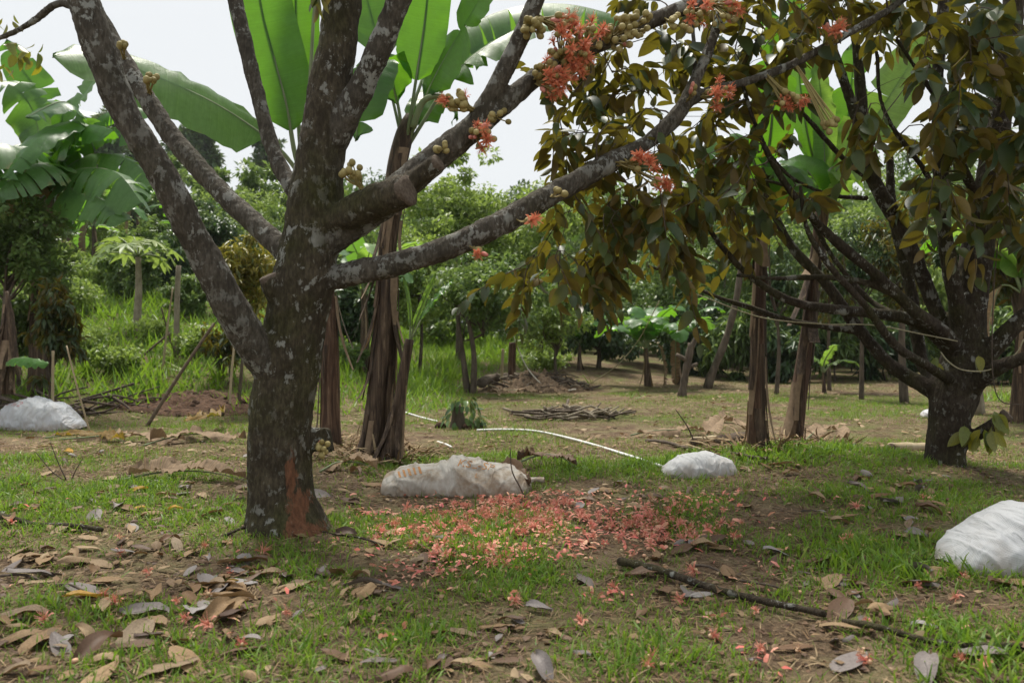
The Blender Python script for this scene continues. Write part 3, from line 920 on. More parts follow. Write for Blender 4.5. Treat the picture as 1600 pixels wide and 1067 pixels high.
right_anchor = region_anchors([
    (1420, 1620, 20, 230, DR - 1.3, DR + .2, 42), (1500, 1640, 200, 360, DR - 1.2, DR + .4, 27), (1420, 1500, 200, 290, DR - 1.2, DR, 7),
    (1250, 1420, -20, 50, DR - .9, DR + .4, 12), (1340, 1400, 130, 190, DR - 1.4, DR - .9, 3), (1420, 1620, -60, 60, DR - 1.2, DR + .3, 14),
    (1080, 1220, 300, 360, DR - .7, DR + .3, 4), (1080, 1240, 80, 310, DR - 1.0, DR, 17), (1245, 1275, 290, 330, DR - .9, DR - .5, 2),
    (1100, 1800, -350, -60, DR - 1.2, DR + 1.2, 28), (1610, 1850, 0, 350, DR - 1, DR + .8, 14)], 8)
sprays_to_tree(right_tree, right_base, right_sk, right_anchor, 15, leaf_size=(0.12, 0.225), n_leaf=(9, 15), spray_len=(.22, .42))
# young shoots on the low stub
def shoots(tree, base, spots, mat, seed, size=(0.10, 0.16), k=4):
    r = np.random.default_rng(seed)
    ms = [t_mesh(t, 'young_leaf', M[mat]) for t in DUR_T[:3]]
    for c in spots:
        for i in range(k):
            dr = nrm(np.array([r.normal(0, .5), r.normal(-.2, .4), -0.8]))
            fr = frames(dr[None], nrm(r.normal(0, 1, 3))[None])[0]
            o = obj('young_leaf', ms[i % 3], tree)
            mm = np.eye(4); mm[:3, :3] = fr * r.uniform(*size); mm[:3, 3] = c + r.normal(0, .02, 3) - base
            o.matrix_basis = Matrix(mm.tolist())
shoots(right_tree, right_base, [P(1530, 672, DR - .25), P(1548, 668, DR - .32), P(1512, 668, DR - .2), P(1558, 650, DR - .32)], 'young_leaf', 4, (0.12, 0.2), 4)
shoots(main_tree, main_base, [P(8, 30, D - .45), P(22, 70, D - .45), P(42, 82, D - .4), P(62, 84, D - .4), P(12, 100, D - .4)], 'young_leaf', 6, (.055, .10), 5)
shoots(right_tree, right_base, [P(1462, 560, DR - .25), P(1527, 552, DR - .22)], 'young_leaf', 5, (0.12, 0.17), 2)

# ------------------------------------------------------------------ buds and flowers on the front tree
def sphere_t(nu=8, nv=6, sx=1, sy=1, sz=1):
    V, Fc = [(0, 0, -sz)], []
    for i in range(1, nv):
        a = PI * i / nv - PI / 2
        for j in range(nu):
            b = 2 * PI * j / nu
            V.append((sx * math.cos(a) * math.cos(b), sy * math.cos(a) * math.sin(b), sz * math.sin(a)))
    V.append((0, 0, sz))
    for j in range(nu):
        Fc.append((0, 1 + (j + 1) % nu, 1 + j))
        Fc.append((len(V) - 1, 1 + (nv - 2) * nu + j, 1 + (nv - 2) * nu + (j + 1) % nu))
    for i in range(nv - 2):
        for j in range(nu):
            a, b = 1 + i * nu + j, 1 + i * nu + (j + 1) % nu
            Fc.append((a, b, b + nu, a + nu))
    return tmpl(V, Fc)

def flower_mesh(seed, n=44, open_=1.0, mats=('petal', 'petal_pale')):
    """tuft of stamens over back-curled petals, unit size 1 = flower length, pointing +Z"""
    r = random.Random(seed)
    G = Geo()
    for k in range(n):
        a = r.uniform(0, 2 * PI); sp = r.uniform(0.15, 0.75) * open_
        p0 = np.array([0, 0, 0.15]); p2 = np.array([math.cos(a) * sp, math.sin(a) * sp, r.uniform(0.65, 1.05)])
        p1 = (p0 + p2) / 2 + np.array([-math.cos(a), -math.sin(a), 0.3]) * 0.1
        pts = spline(np.array([p0, p1, p2]), 4)
        s = np.array([-math.sin(a), math.cos(a), 0]) * 0.021
        V = np.vstack([pts - s, pts + s])
        G.add(V, [(i, i + 4, i + 5, i + 1) for i in range(3)], 0, r.random())
    for k in range(5):
        a = 2 * PI * k / 5 + r.uniform(-.3, .3)
        c, s_ = math.cos(a), math.sin(a)
        rows = []
        for t, w, rr, z in ((0, .05, .1, .05), (.4, .11, .3, .28), (.8, .10, .48 * open_ + .1, .26), (1, .04, .55 * open_ + .1, .10)):
            for q in (-1, 0, 1):
                rows.append((c * rr - s_ * w * q, s_ * rr + c * w * q, z + 0.04 * abs(q)))
        G.add(rows, [(3 * i + j, 3 * i + j + 1, 3 * i + j + 4, 3 * i + j + 3) for i in range(3) for j in range(2)], 0, r.random())
    tv, tl, ts = sphere_t(7, 5, .17, .17, .2)
    G.inst((tv, tl, ts), np.eye(3)[None], np.array([[0, 0, 0.06]]), np.array([.5]), 1)
    return G.mesh('flower', [M[mats[0]], M[mats[1]]])

FLOWERS = [flower_mesh(s, 48, o) for s, o in ((1, 1.0), (2, 0.8), (3, 1.15))]
BUD = t_mesh(sphere_t(9, 7, 1, 1, 1.12), 'bud', M['bud'])
WING = t_mesh(sphere_t(8, 6, .62, .62, 1.35), 'pink_bud', M['wing_pink'])

def cluster(tree, base, px, py, d, buds, flowers, spread=22, seed=0, pink=1, at=None):
    r = np.random.default_rng(seed)
    c = P(px, py, d) if at is None else at
    # root on the nearest branch surface
    k = np.argmin(np.linalg.norm(main_sk[:, :3] - c, axis=1) - main_sk[:, 3])
    q = main_sk[k, :3]
    root = q + nrm(c - q) * main_sk[k, 3] * 0.9
    sp = spread * d / F
    G = Geo()
    items = []
    for i in range(buds + flowers + pink):
        v = nrm(r.normal(0, 1, 3) * np.array([1, 0.8, 0.8]) + np.array([0, -0.35, 0]))
        p = c + v * sp * r.uniform(0.55, 1.05)
        mid = (root + p) / 2 + np.array([0, -0.01, -0.012])
        G.tube(spline(np.array([root + r.normal(0, .008, 3), mid, p]), 5) - base, 0.0035, 5, cap=False)
        items.append((p, nrm(p - mid)))
    cl = obj('flower_cluster', G.mesh('flower_cluster', M['bud']), tree)
    for i, (p, ax) in enumerate(items):
        if i < buds:
            me, s, nm = BUD, r.uniform(0.014, 0.021), 'bud'
        elif i < buds + flowers:
            me, s, nm = FLOWERS[i % 3], r.uniform(0.038, 0.066), 'flower'
        else:
            me, s, nm = WING, r.uniform(0.018, 0.024), 'pink_bud'
        o = obj(nm, me, cl)
        qn = Vector(tuple(ax)).to_track_quat('Z', 'Y').to_matrix().to_4x4()
        o.matrix_basis = Matrix.Translation(tuple(p - base)) @ qn @ Matrix.Scale(s, 4)
for i, a in enumerate([
    (549, 268, D - .22, 13, 0, 16, 1, 0), (713, 158, D - .2, 15, 2, 16, 2, 0), (752, 212, D - .2, 6, 3, 20, 3, 4), (833, 42, D - .25, 15, 0, 17, 4, 0),
    (888, 72, D - .18, 12, 8, 32, 5, 2), (968, 48, D - .1, 24, 0, 30, 6, 1), (868, 128, D - .15, 7, 5, 24, 7, 4), (780, 182, D - .15, 5, 0, 18, 8, 0),
    (1128, 18, D + .1, 14, 4, 26, 9, 2), (1060, 40, D + .05, 7, 0, 20, 10, 0), (1085, 140, D + .22, 2, 0, 8, 11, 2), (1122, 150, D + .25, 5, 5, 22, 12, 1),
    (1235, 158, D + .35, 5, 4, 18, 13, 0), (1300, 48, D + .35, 6, 3, 20, 14, 1), (1298, 196, D + .4, 9, 0, 12, 15, 0), (998, 262, D + .05, 2, 4, 22, 16, 1),
    (1030, 288, D + .05, 2, 2, 14, 17, 1), (826, 348, D - .12, 2, 1, 10, 18, 0), (876, 300, D - .1, 4, 0, 8, 19, 0), (750, 398, D - .12, 1, 1, 12, 20, 1),
    (506, 700, D - .05, 7, 0, 13, 21, 1), (920, 62, D - .12, 12, 3, 24, 24, 1), (905, 100, D - .12, 8, 3, 20, 25, 2), (852, 112, D - .15, 8, 2, 18, 26, 1), (1000, 38, D - .05, 12, 0, 20, 27, 0), (874, 40, D - .16, 8, 4, 20, 28, 1), (1090, 20, D + .05, 8, 2, 18, 29, 1), (690, 232, D - .2, 4, 0, 10, 30, 0), (236, 124, D + .35, 8, 0, 9, 22, 0), (192, 72, D + .4, 5, 0, 6, 23, 0)]):
    cluster(main_tree, main_base, a[0], a[1], a[2], int(a[3] * 1.4), int(a[4] * 2.1), a[5], a[6], a[7])

# ------------------------------------------------------------------ banana plants
def banana_leaf(parent, base, pts, hw, up=(0, 0, 1), fold=0.25, tears=5, seed=0, mat='banana_leaf', pet=0.14, droop=0.25, rib=0.018, name='leaf', rows=30, roll=0.0, crumple=0.0):
    """pts: midrib in world space, first stretch is the petiole; hw: half width of the blade in metres"""
    r = np.random.default_rng(seed)
    c = spline(np.asarray(pts, float), rows)
    T = nrm(np.gradient(c, axis=0))
    L = np.linalg.norm(np.diff(c, axis=0), axis=1).sum()
    up = np.asarray(up, float)
    S = nrm(np.cross(T, up))
    for i in range(1, rows):
        if np.dot(S[i], S[i - 1]) < 0:
            S[i] = -S[i]
    Nn = np.cross(S, T)
    b0 = int(rows * pet)
    t = np.clip((np.arange(rows) - b0) / (rows - 1 - b0), 0, 1)
    w = hw * np.minimum(1, (t / 0.14 + 0.02)) ** 0.55 * np.sqrt(np.clip(1 - np.clip((t - 0.45) / 0.55, 0, 1) ** 2.4, 0, 1))
    w[:b0] = 0
    G = Geo()
    for s in (-1, 1):
        cuts = sorted(set([b0, rows - 1] + list(r.choice(np.arange(b0 + 3, rows - 2), size=min(tears, rows - b0 - 6), replace=False)))) if tears else [b0, rows - 1]
        for a, b in zip(cuts[:-1], cuts[1:]):
            dr = droop * r.uniform(0.5, 1.7)
            fo = fold + r.normal(0, 0.10)
            lag = r.uniform(0.0, 0.10)
            idx = np.arange(a, b + 1)
            V, UV = [], []
            nc = 5
            for i in idx:
                e = (i - a) / max(b - a, 1)
                pinch = 0.0
                if tears:
                    pinch = (0.5 - e) * (0.055 + 0.04 * r.random()) * L / max(1, tears) * 2.0
                for j in range(nc):
                    q = j / (nc - 1)
                    off = w[i] * q
                    rip = 0.010 * math.sin(i * 2.1 + j) * q + 0.012 * r.normal() * q
                    p = c[i] + s * S[i] * off * math.cos(fo) + Nn[i] * (off * math.sin(fo) + rip) + T[i] * (pinch * q * q + lag * off * q) - np.array([0, 0, 1]) * dr * off * q - Nn[i] * roll * off * q
                    if crumple:
                        p = p + np.array([0, 0, 1]) * crumple * (fbm(p[None] * 3.5, 2, seed)[0] + .25) * (.3 + q)
                    V.append(p - base)
                    UV.append((i / rows * L, off))
            Fc = []
            for i in range(len(idx) - 1):
                for j in range(nc - 1):
                    a0 = i * nc + j
                    f = (a0, a0 + 1, a0 + nc + 1, a0 + nc)
                    Fc.append(f if s < 0 else f[::-1])
            if Fc:
                # upper face is +Nn
                G.add(V, Fc, 0, r.random() * 0.2 + 0.4, UV)
    lf = obj(name, G.mesh(name, M[mat]), parent)
    G = Geo()
    rr = np.linspace(rib, rib * 0.2, rows)
    G.tube(c - Nn * rib * 0.5 - base, rr, 6)
    obj('midrib', G.mesh('midrib', M['petiole']), lf)
    return lf

def stem(parent, base, path, mat, name='pseudostem', seg=16, strips=0, seed=0, ridges=0.05):
    r = np.random.default_rng(seed)
    L = np.linalg.norm(np.diff(path[:, :3], axis=0), axis=1).sum()
    s = spline(path, max(8, int(L / 0.05)))
    G = Geo()
    G.tube(s[:, :3] - base, s[:, 3], seg)
    V = G.v[-1]
    ctr = np.repeat(s[:, :3] - base, seg, axis=0)
    rel = V - ctr
    ang = np.arctan2(rel[:, 1], rel[:, 0])
    k = 1 + ridges * (vnoise(np.stack([np.cos(ang) * 3.3, np.sin(ang) * 3.3, V[:, 2] * 1.2], 1), seed) + 0.6 * vnoise(np.stack([np.cos(ang) * 7, np.sin(ang) * 7, V[:, 2] * 4], 1), seed + 3))
    G.v[-1] = ctr + rel * k[:, None]
    st = obj(name, G.mesh(name, M[mat]), parent)
    for q in range(strips):
        # a peeling dry sheath hanging along the stem
        t0 = r.uniform(0.12, 0.95); i0 = int(t0 * (len(s) - 1))
        a = r.uniform(0, 2 * PI)
        if r.random() < 0.7:
            a = r.uniform(-PI, 0)      # more of them towards the viewer
        hgt = min(r.uniform(0.25, 0.8), max(0.15, s[i0, 2] - s[0, 2]))
        wd = r.uniform(0.010, 0.045)
        G = Geo()
        n = 9
        V = []
        flare = r.choice([.01, .03, .07, .12])
        for i in range(n):
            e = i / (n - 1)
            zc = s[i0, 2] - e * hgt
            kk = np.interp(zc, s[:, 2], np.arange(len(s)))
            c = np.array([np.interp(kk, np.arange(len(s)), s[:, m]) for m in range(4)])
            rad = c[3] * 1.05 + 0.006 + flare * e * e
            aa = a + 0.12 * math.sin(e * 4 + q)
            w2 = wd * (1 - 0.6 * e)
            for sgn in (-1, 0, 1):
                th = aa + sgn * w2 / max(c[3], 0.03)
                V.append(np.array([c[0] + math.cos(th) * (rad + 0.006 * (sgn == 0)), c[1] + math.sin(th) * (rad + 0.006 * (sgn == 0)), zc]) - base)
        Fc = [(3 * i + j, 3 * i + j + 1, 3 * i + j + 4, 3 * i + j + 3) for i in range(n - 1) for j in range(2)]
        G.add(V, Fc, 0, r.random())
        obj('dry_sheath', G.mesh('dry_sheath', M['dry_banana'] if q % 3 == 0 else M['pseudostem']), st)
    return st

def path_px(rows):
    return px_path(rows)

UPC = np.array([0, -1.0, 0.35])
# plant behind the trunk
D1 = 7.6
b1 = gd(516, D1)
t1 = thing('banana_plant', 'banana plant behind the large trunk, upright leaves and one sweeping left', 'banana plant', b1, 'banana plants')
stem(t1, b1, path_px([(517, 700, D1, 19), (516, 660, D1, 16), (516, 560, D1, 14.5), (514, 490, D1, 12.5), (503, 380, D1, 11), (491, 300, D1, 10), (482, 262, D1, 9)]), 'pseudostem_red', strips=5, seed=1)
banana_leaf(t1, b1, [P(484, 300, D1), P(462, 245, D1 - .1), P(448, 165, D1 - .2), P(428, 90, D1 - .3), P(408, 10, D1 - .4), P(398, -70, D1 - .5), P(396, -130, D1 - .7)], 0.29, (0.25, -1, 0.1), 0.10, 0, 1, 'banana_leaf', 0.26, 0.0, 0.026)
banana_leaf(t1, b1, [P(486, 300, D1 + .1), P(470, 240, D1 + .1), P(464, 150, D1 + .1), P(462, 50, D1 + .1), P(462, -50, D1), P(470, -150, D1 - .2)], 0.25, (-0.1, -1, 0.1), 0.12, 0, 2, 'banana_leaf', 0.28, 0.0, 0.026)
banana_leaf(t1, b1, [P(484, 300, D1 - .1), P(478, 230, D1 - .25), P(486, 100, D1 - .4), P(492, 0, D1 - .5), P(505, -100, D1 - .6), P(540, -190, D1 - .8), P(590, -230, D1 - 1.0)], 0.27, (0, 0.2, 1), 0.2, 2, 3, 'banana_leaf', 0.55, 0.2, 0.024)
banana_leaf(t1, b1, [P(482, 290, D1), P(440, 235, D1 - .1), P(392, 197, D1 - .2), P(330, 158, D1 - .5), P(250, 122, D1 - .8), P(165, 92, D1 - 1.1), P(82, 88, D1 - 1.4)], 0.30, (0.28, -0.75, 0.62), -0.05, 0, 4, 'banana_sheen', 0.24, 0.25, 0.024)
# tall plant with dry sheaths
D2 = gp(588, 714)[1]
b2 = gd(588, D2)
t2 = thing('banana_plant', 'tall banana plant with shaggy brown stem right of the large trunk', 'banana plant', b2, 'banana plants')
stem(t2, b2, path_px([(586, 730, D2, 25), (586, 700, D2, 21), (589, 650, D2, 20), (598, 560, D2, 18), (605, 470, D2, 16), (609, 380, D2, 13.5), (616, 310, D2, 16), (622, 255, D2, 16), (634, 205, D2, 14), (642, 180, D2, 8)]), 'pseudostem', strips=40, seed=2, ridges=0.14)
C2 = P(640, 205, D2)
def lf2(pts, hw, up, **k):
    banana_leaf(t2, b2, [P(632, 235, D2)] + [P(*q) for q in pts], hw, up, **k)
lf2([(640, 190, D2 - .1), (652, 110, D2 - .15), (664, 30, D2 - .2), (672, -60, D2 - .3), (676, -140, D2 - .5)], 0.20, (0.1, -1, 0.1), fold=0.2, tears=0, seed=5, pet=0.30, droop=0.0)
lf2([(652, 180, D2 - .1), (682, 115, D2 - .2), (716, 55, D2 - .3), (752, -5, D2 - .45), (785, -70, D2 - .6)], 0.25, (-0.45, -0.75, 0.4), fold=0.12, tears=1, seed=6, pet=0.26, droop=0.1)
lf2([(660, 190, D2), (705, 120, D2 + .1), (760, 72, D2 + .2), (830, 38, D2 + .3), (900, 30, D2 + .4)], 0.20, (-0.2, -0.5, 0.8), fold=-0.1, tears=3, seed=7, pet=0.34, droop=0.3)
lf2([(618, 150, D2), (600, 95, D2 - .1), (580, 110, D2 - .25), (566, 165, D2 - .3), (556, 222, D2 - .3)], 0.24, (-0.5, -0.85, 0.1), fold=0.05, tears=2, seed=8, pet=0.26, droop=0.05)
lf2([(650, 150, D2 + .2), (690, 70, D2 + .4), (780, 18, D2 + .5), (880, 6, D2 + .5), (985, 30, D2 + .4)], 0.30, (0, -0.35, 0.95), fold=-0.25, tears=8, seed=9, pet=0.30, droop=0.75, mat='banana_sheen')
lf2([(662, 165, D2 + .2), (680, 145, D2 + .4), (705, 160, D2 + .6), (715, 190, D2 + .7)], 0.16, (0.2, -0.6, 0.7), fold=0.0, tears=1, seed=10, pet=0.2, droop=0.3)
lf2([(610, 140, D2 + .2), (590, 60, D2 + .4), (570, -20, D2 + .5), (560, -90, D2 + .5)], 0.26, (0.2, -1, 0.1), fold=0.1, tears=1, seed=11, pet=0.3, droop=0.0)
G = Geo()
G.tube(spline(np.array([P(645, 200, D2 - .1), P(660, 160, D2 - .15), P(685, 150, D2 - .2), P(704, 158, D2 - .22)]), 14) - b2, np.linspace(0.03, 0.022, 14), 9)
obj('fruit_stalk', G.mesh('fruit_stalk', M['petiole']), t2)
# thin sucker
D3 = gp(612, 724)[1]
b3 = gd(612, D3)
t3 = thing('banana_plant', 'thin leaning banana sucker with narrow pale leaves beside the tall plant', 'banana plant', b3, 'banana plants')
stem(t3, b3, path_px([(606, 735, D3, 22), (611, 705, D3, 17), (622, 640, D3, 11), (632, 575, D3, 8), (640, 530, D3, 7)]), 'pseudostem', seg=12, strips=9, seed=3)
banana_leaf(t3, b3, [P(640, 535, D3), P(641, 500, D3), P(638, 465, D3), P(630, 430, D3 + .05)], 0.018, (0, -1, 0.2), 0.3, 0, 12, 'banana_young', 0.2, 0, 0.01)
banana_leaf(t3, b3, [P(640, 535, D3), P(650, 500, D3 - .05), P(664, 465, D3 - .1), P(682, 425, D3 - .15)], 0.024, (0.2, -1, 0.2), 0.4, 0, 13, 'banana_young', 0.2, 0, 0.01)
banana_leaf(t3, b3, [P(640, 535, D3), P(664, 488, D3 + .1), P(690, 455, D3 + .2), P(708, 438, D3 + .3)], 0.035, (-0.2, -0.6, 0.8), 0.2, 0, 14, 'banana_leaf', 0.3, 0.2, 0.008)
# clump on the right
D4 = gp(1182, 702)[1]
b4 = gd(1182, D4)
t4 = thing('banana_plant', 'banana plant with straight split brown stem in the right clump', 'banana plant', b4, 'banana plants')
stem(t4, b4, path_px([(1180, 716, D4, 18), (1181, 690, D4, 14), (1183, 600, D4, 11.5), (1185, 500, D4, 10), (1189, 400, D4, 8.5), (1193, 320, D4, 10), (1197, 270, D4, 8)]), 'pseudostem_red', strips=20, seed=4, ridges=.12)
def lf4(pts, hw, up, **k):
    banana_leaf(t4, b4, [P(1194, 330, D4)] + [P(*q) for q in pts], hw, up, **k)
lf4([(1196, 270, D4), (1205, 200, D4 - .1), (1210, 100, D4 - .2), (1205, 10, D4 - .3)], 0.18, (0.1, -1, 0.1), fold=0.15, tears=2, seed=15, pet=0.2, droop=0)
lf4([(1190, 280, D4), (1160, 230, D4), (1120, 230, D4), (1085, 275, D4)], 0.17, (-.3, -.7, .5), fold=0, tears=4, seed=16, pet=0.2, droop=0.3)
lf4([(1200, 290, D4), (1225, 260, D4 - .2), (1255, 275, D4 - .3), (1275, 330, D4 - .3)], 0.16, (.3, -.7, .5), fold=0, tears=4, seed=17, pet=0.2, droop=0.3)
D5 = gp(1238, 698)[1]
b5 = gd(1238, D5)
t5 = thing('banana_plant', 'leaning reddish banana stem with bright leaves in the right clump', 'banana plant', b5, 'banana plants')
stem(t5, b5, path_px([(1236, 712, D5, 19), (1240, 680, D5, 15), (1250, 600, D5, 12), (1264, 500, D5, 10), (1276, 400, D5, 8.5), (1284, 340, D5, 11), (1288, 295, D5, 9)]), 'pseudostem_red', strips=20, seed=5, ridges=.12)
def lf5(pts, hw, up, **k):
    banana_leaf(t5, b5, [P(1284, 345, D5)] + [P(*q) for q in pts], hw, up, **k)
lf5([(1288, 290, D5), (1288, 230, D5 - .05), (1284, 160, D5 - .1), (1276, 92, D5 - .15)], 0.115, (0.1, -1, 0), fold=0.25, tears=0, seed=18, pet=0.1, droop=0, mat='banana_young')
lf5([(1296, 285, D5), (1330, 235, D5 - .1), (1380, 165, D5 - .2), (1425, 95, D5 - .3), (1465, 25, D5 - .4)], 0.24, (-0.55, -0.75, 0.35), fold=0.1, tears=3, seed=19, pet=0.16, droop=0.05, mat='banana_young')
lf5([(1280, 285, D5), (1262, 210, D5), (1250, 130, D5), (1243, 50, D5), (1240, -20, D5)], 0.16, (0.3, -0.9, 0.1), fold=0.2, tears=2, seed=20, pet=0.2, droop=0)
lf5([(1300, 300, D5 - .1), (1335, 265, D5 - .3), (1370, 290, D5 - .4), (1385, 345, D5 - .4)], 0.2, (0.4, -.7, .5), fold=0, tears=3, seed=21, pet=0.15, droop=0.25, mat='banana_young')
lf5([(1280, 300, D5 - .1), (1255, 262, D5 - .2), (1222, 275, D5 - .3), (1200, 330, D5 - .3)], 0.2, (-0.4, -.7, .5), fold=0, tears=4, seed=22, pet=0.15, droop=0.3)
lf5([(1295, 290, D5 + .1), (1320, 215, D5 + .2), (1330, 130, D5 + .2), (1335, 60, D5 + .2)], 0.17, (0, -1, .1), fold=0.1, tears=2, seed=23, pet=0.2, droop=0)

def generic_banana(px, d, height, n, leaf_len, hw, label, seed, mats=('banana_leaf', 'banana_sheen', 'banana_young'), stem_r=0.10, dry=1, stem_mat='pseudostem', py=None, tears=5, azim=None, strips=4):
    r = np.random.default_rng(seed)
    b = gd(px, d) if py is None else gp(px, py)
    t = thing('banana_plant', label, 'banana plant', b, 'banana plants')
    top = b + np.array([r.normal(0, .06), r.normal(0, .06), height])
    path = np.array([[*(b - [0, 0, .05]), stem_r * 1.2], [*(b + (top - b) * .5), stem_r * .8], [*top, stem_r * .5]])
    stem(t, b, path, stem_mat, seg=10, strips=strips, seed=seed)
    for i in range(n):
        a = 2 * PI * (i * 0.382 + r.uniform(-.05, .05)) if azim is None else azim[i]
        el = r.uniform(0.35, 1.3) if i < n - 1 else 1.4
        h = np.array([math.cos(a), math.sin(a), 0])
        ll = leaf_len * r.uniform(0.8, 1.1)
        p0 = top - [0, 0, height * 0.08]
        p1 = top + h * ll * .18 * math.cos(el) + [0, 0, ll * .25 * math.sin(el)]
        p2 = top + h * ll * .5 * (0.4 + .6 * math.cos(el)) + [0, 0, ll * .52 * math.sin(el)]
        p3 = top + h * ll * .85 * (0.4 + .6 * math.cos(el)) + [0, 0, ll * (.72 * math.sin(el) - .16 * math.cos(el))]
        p4 = top + h * ll * 1.05 * (0.45 + .55 * math.cos(el)) + [0, 0, ll * (.75 * math.sin(el) - .42 * math.cos(el))]
        up = np.array([0, 0, 1.0]) * math.cos(el) - h * math.sin(el)
        banana_leaf(t, b, [p0, p1, p2, p3, p4], hw * r.uniform(.8, 1.1), up, 0.15, tears, seed * 31 + i, mats[i % len(mats)], 0.16, 0.3, 0.02, rows=22)
    for i in range(dry):
        a = r.uniform(0, 2 * PI)
        h = np.array([math.cos(a), math.sin(a), 0])
        banana_leaf(t, b, [top - [0, 0, .1], top + h * .25 + [0, 0, .02], top + h * .38 - [0, 0, .45], top + h * .36 - [0, 0, 1.0]], hw * .5, h + [0, 0, .2], -0.5, 6, seed * 37 + i, 'dry_banana', 0.2, 0.1, 0.014, name='dry_leaf', rows=20)
    return t

# left clump, big arching leaves
D6 = 11.5
b6 = gd(62, D6)
t6 = thing('banana_plant', 'large banana plant with torn arching leaves above the dark bush at left', 'banana plant', b6, 'banana plants')
stem(t6, b6, np.array([[*b6, .16], [*P(66, 420, D6), .13], [*P(74, 300, D6), .09], [*P(80, 262, D6), .06]]), 'pseudostem', strips=10, seed=6)
def lf6(pts, hw, up, **k):
    banana_leaf(t6, b6, [P(78, 300, D6)] + [P(*q) for q in pts], hw, up, **k)
lf6([(96, 275, D6 - .2), (140, 262, D6 - .5), (185, 272, D6 - .8), (222, 318, D6 - 1.0)], 0.36, (0, -0.45, .9), fold=-0.35, tears=9, seed=30, mat='banana_sheen', droop=0.7)
lf6([(100, 265, D6), (150, 240, D6), (205, 252, D6), (245, 290, D6)], 0.36, (0, -0.5, .85), fold=-0.2, tears=8, seed=31, mat='banana_sheen', droop=0.45)
lf6([(90, 255, D6), (105, 215, D6 - .2), (140, 195, D6 - .3), (180, 205, D6 - .4)], 0.34, (0, -0.5, .85), fold=-0.2, tears=7, seed=32, droop=0.4)
lf6([(88, 240, D6 + .2), (110, 180, D6 + .3), (140, 135, D6 + .3), (160, 105, D6 + .3)], 0.32, (-.6, -0.75, .25), fold=0.1, tears=4, seed=33, mat='banana_sheen', droop=0.1)
lf6([(70, 250, D6 - .3), (40, 225, D6 - .7), (0, 240, D6 - 1.0), (-40, 290, D6 - 1.2)], 0.36, (0, -0.45, .9), fold=-0.2, tears=8, seed=34, droop=0.5)
lf6([(66, 235, D6), (50, 170, D6), (20, 135, D6 - .1), (-20, 125, D6 - .2)], 0.34, (-.3, -0.6, .7), fold=0, tears=6, seed=35, mat='banana_sheen', droop=0.35)
lf6([(80, 225, D6), (110, 190, D6 - .4), (60, 215, D6 - 1.0), (0, 282, D6 - 1.4)], 0.25, (0, -0.6, .8), fold=-0.1, tears=6, seed=36, mat='banana_leaf', droop=0.3)
lf6([(74, 225, D6 + .3), (62, 150, D6 + .4), (30, 100, D6 + .4), (10, 60, D6 + .4)], 0.3, (.3, -0.9, .2), fold=0.1, tears=4, seed=37, droop=0.1)
lf6([(60, 270, D6 - .3), (50, 285, D6 - .6), (20, 300, D6 - .9), (-10, 330, D6 - 1.0)], 0.24, (0, -0.5, .85), fold=-0.3, tears=8, seed=38, mat='banana_aging', droop=0.5)
lf6([(85, 300, D6 - .2), (80, 330, D6 - .3), (76, 370, D6 - .3)], 0.2, (0, -1, .2), fold=-0.4, tears=6, seed=39, mat='dry_banana', droop=0.1, name='dry_leaf')
lf6([(92, 280, D6 - .3), (120, 300, D6 - .7), (160, 312, D6 - .9), (200, 345, D6 - 1.0)], 0.3, (0.2, -0.6, .75), fold=-0.3, tears=9, seed=60, mat='banana_sheen', droop=0.5)
lf6([(95, 250, D6 + .3), (145, 190, D6 + .4), (200, 165, D6 + .4), (250, 175, D6 + .4)], 0.36, (0, -0.5, .85), fold=-0.2, tears=8, seed=64, mat='banana_leaf', droop=0.45)
lf6([(70, 262, D6 - .5), (30, 232, D6 - .9), (-20, 225, D6 - 1.2), (-70, 260, D6 - 1.3)], 0.38, (0, -0.5, .85), fold=-0.2, tears=9, seed=65, mat='banana_sheen', droop=0.5)
lf6([(95, 262, D6 + .1), (140, 215, D6 + .2), (190, 200, D6 + .2), (235, 215, D6 + .2)], 0.34, (0, -0.55, .8), fold=-0.15, tears=7, seed=61, mat='banana_leaf', droop=0.4)
lf6([(90, 240, D6), (125, 195, D6 - .2), (100, 160, D6 - .5), (40, 185, D6 - .9)], 0.3, (0, -0.6, .8), fold=-0.1, tears=5, seed=62, mat='banana_sheen', droop=0.35)
lf6([(84, 262, D6 - .4), (60, 255, D6 - .9), (25, 275, D6 - 1.2), (-15, 310, D6 - 1.3)], 0.34, (0, -0.5, .85), fold=-0.2, tears=8, seed=63, mat='banana_sheen', droop=0.45)
# another shaggy stem at the far left edge
b7 = gp(10, 606)
t7 = thing('banana_plant', 'shaggy dead banana stem at the left edge under the dark bush', 'banana plant', b7, 'banana plants')
D7 = b7[1]
stem(t7, b7, path_px([(8, 615, D7, 13), (11, 560, D7, 11), (14, 520, D7, 9), (13, 485, D7, 6), (11, 455, D7, 2)]), 'pseudostem', seg=12, strips=22, seed=7, ridges=0.1)
banana_leaf(t7, b7, [P(8, 572, D7 - .1), P(20, 560, D7 - .2), P(45, 560, D7 - .3), P(75, 568, D7 - .4)], 0.09, (0, -.5, .9), -0.1, 0, 40, 'banana_leaf', 0.15, 0.3, 0.01)
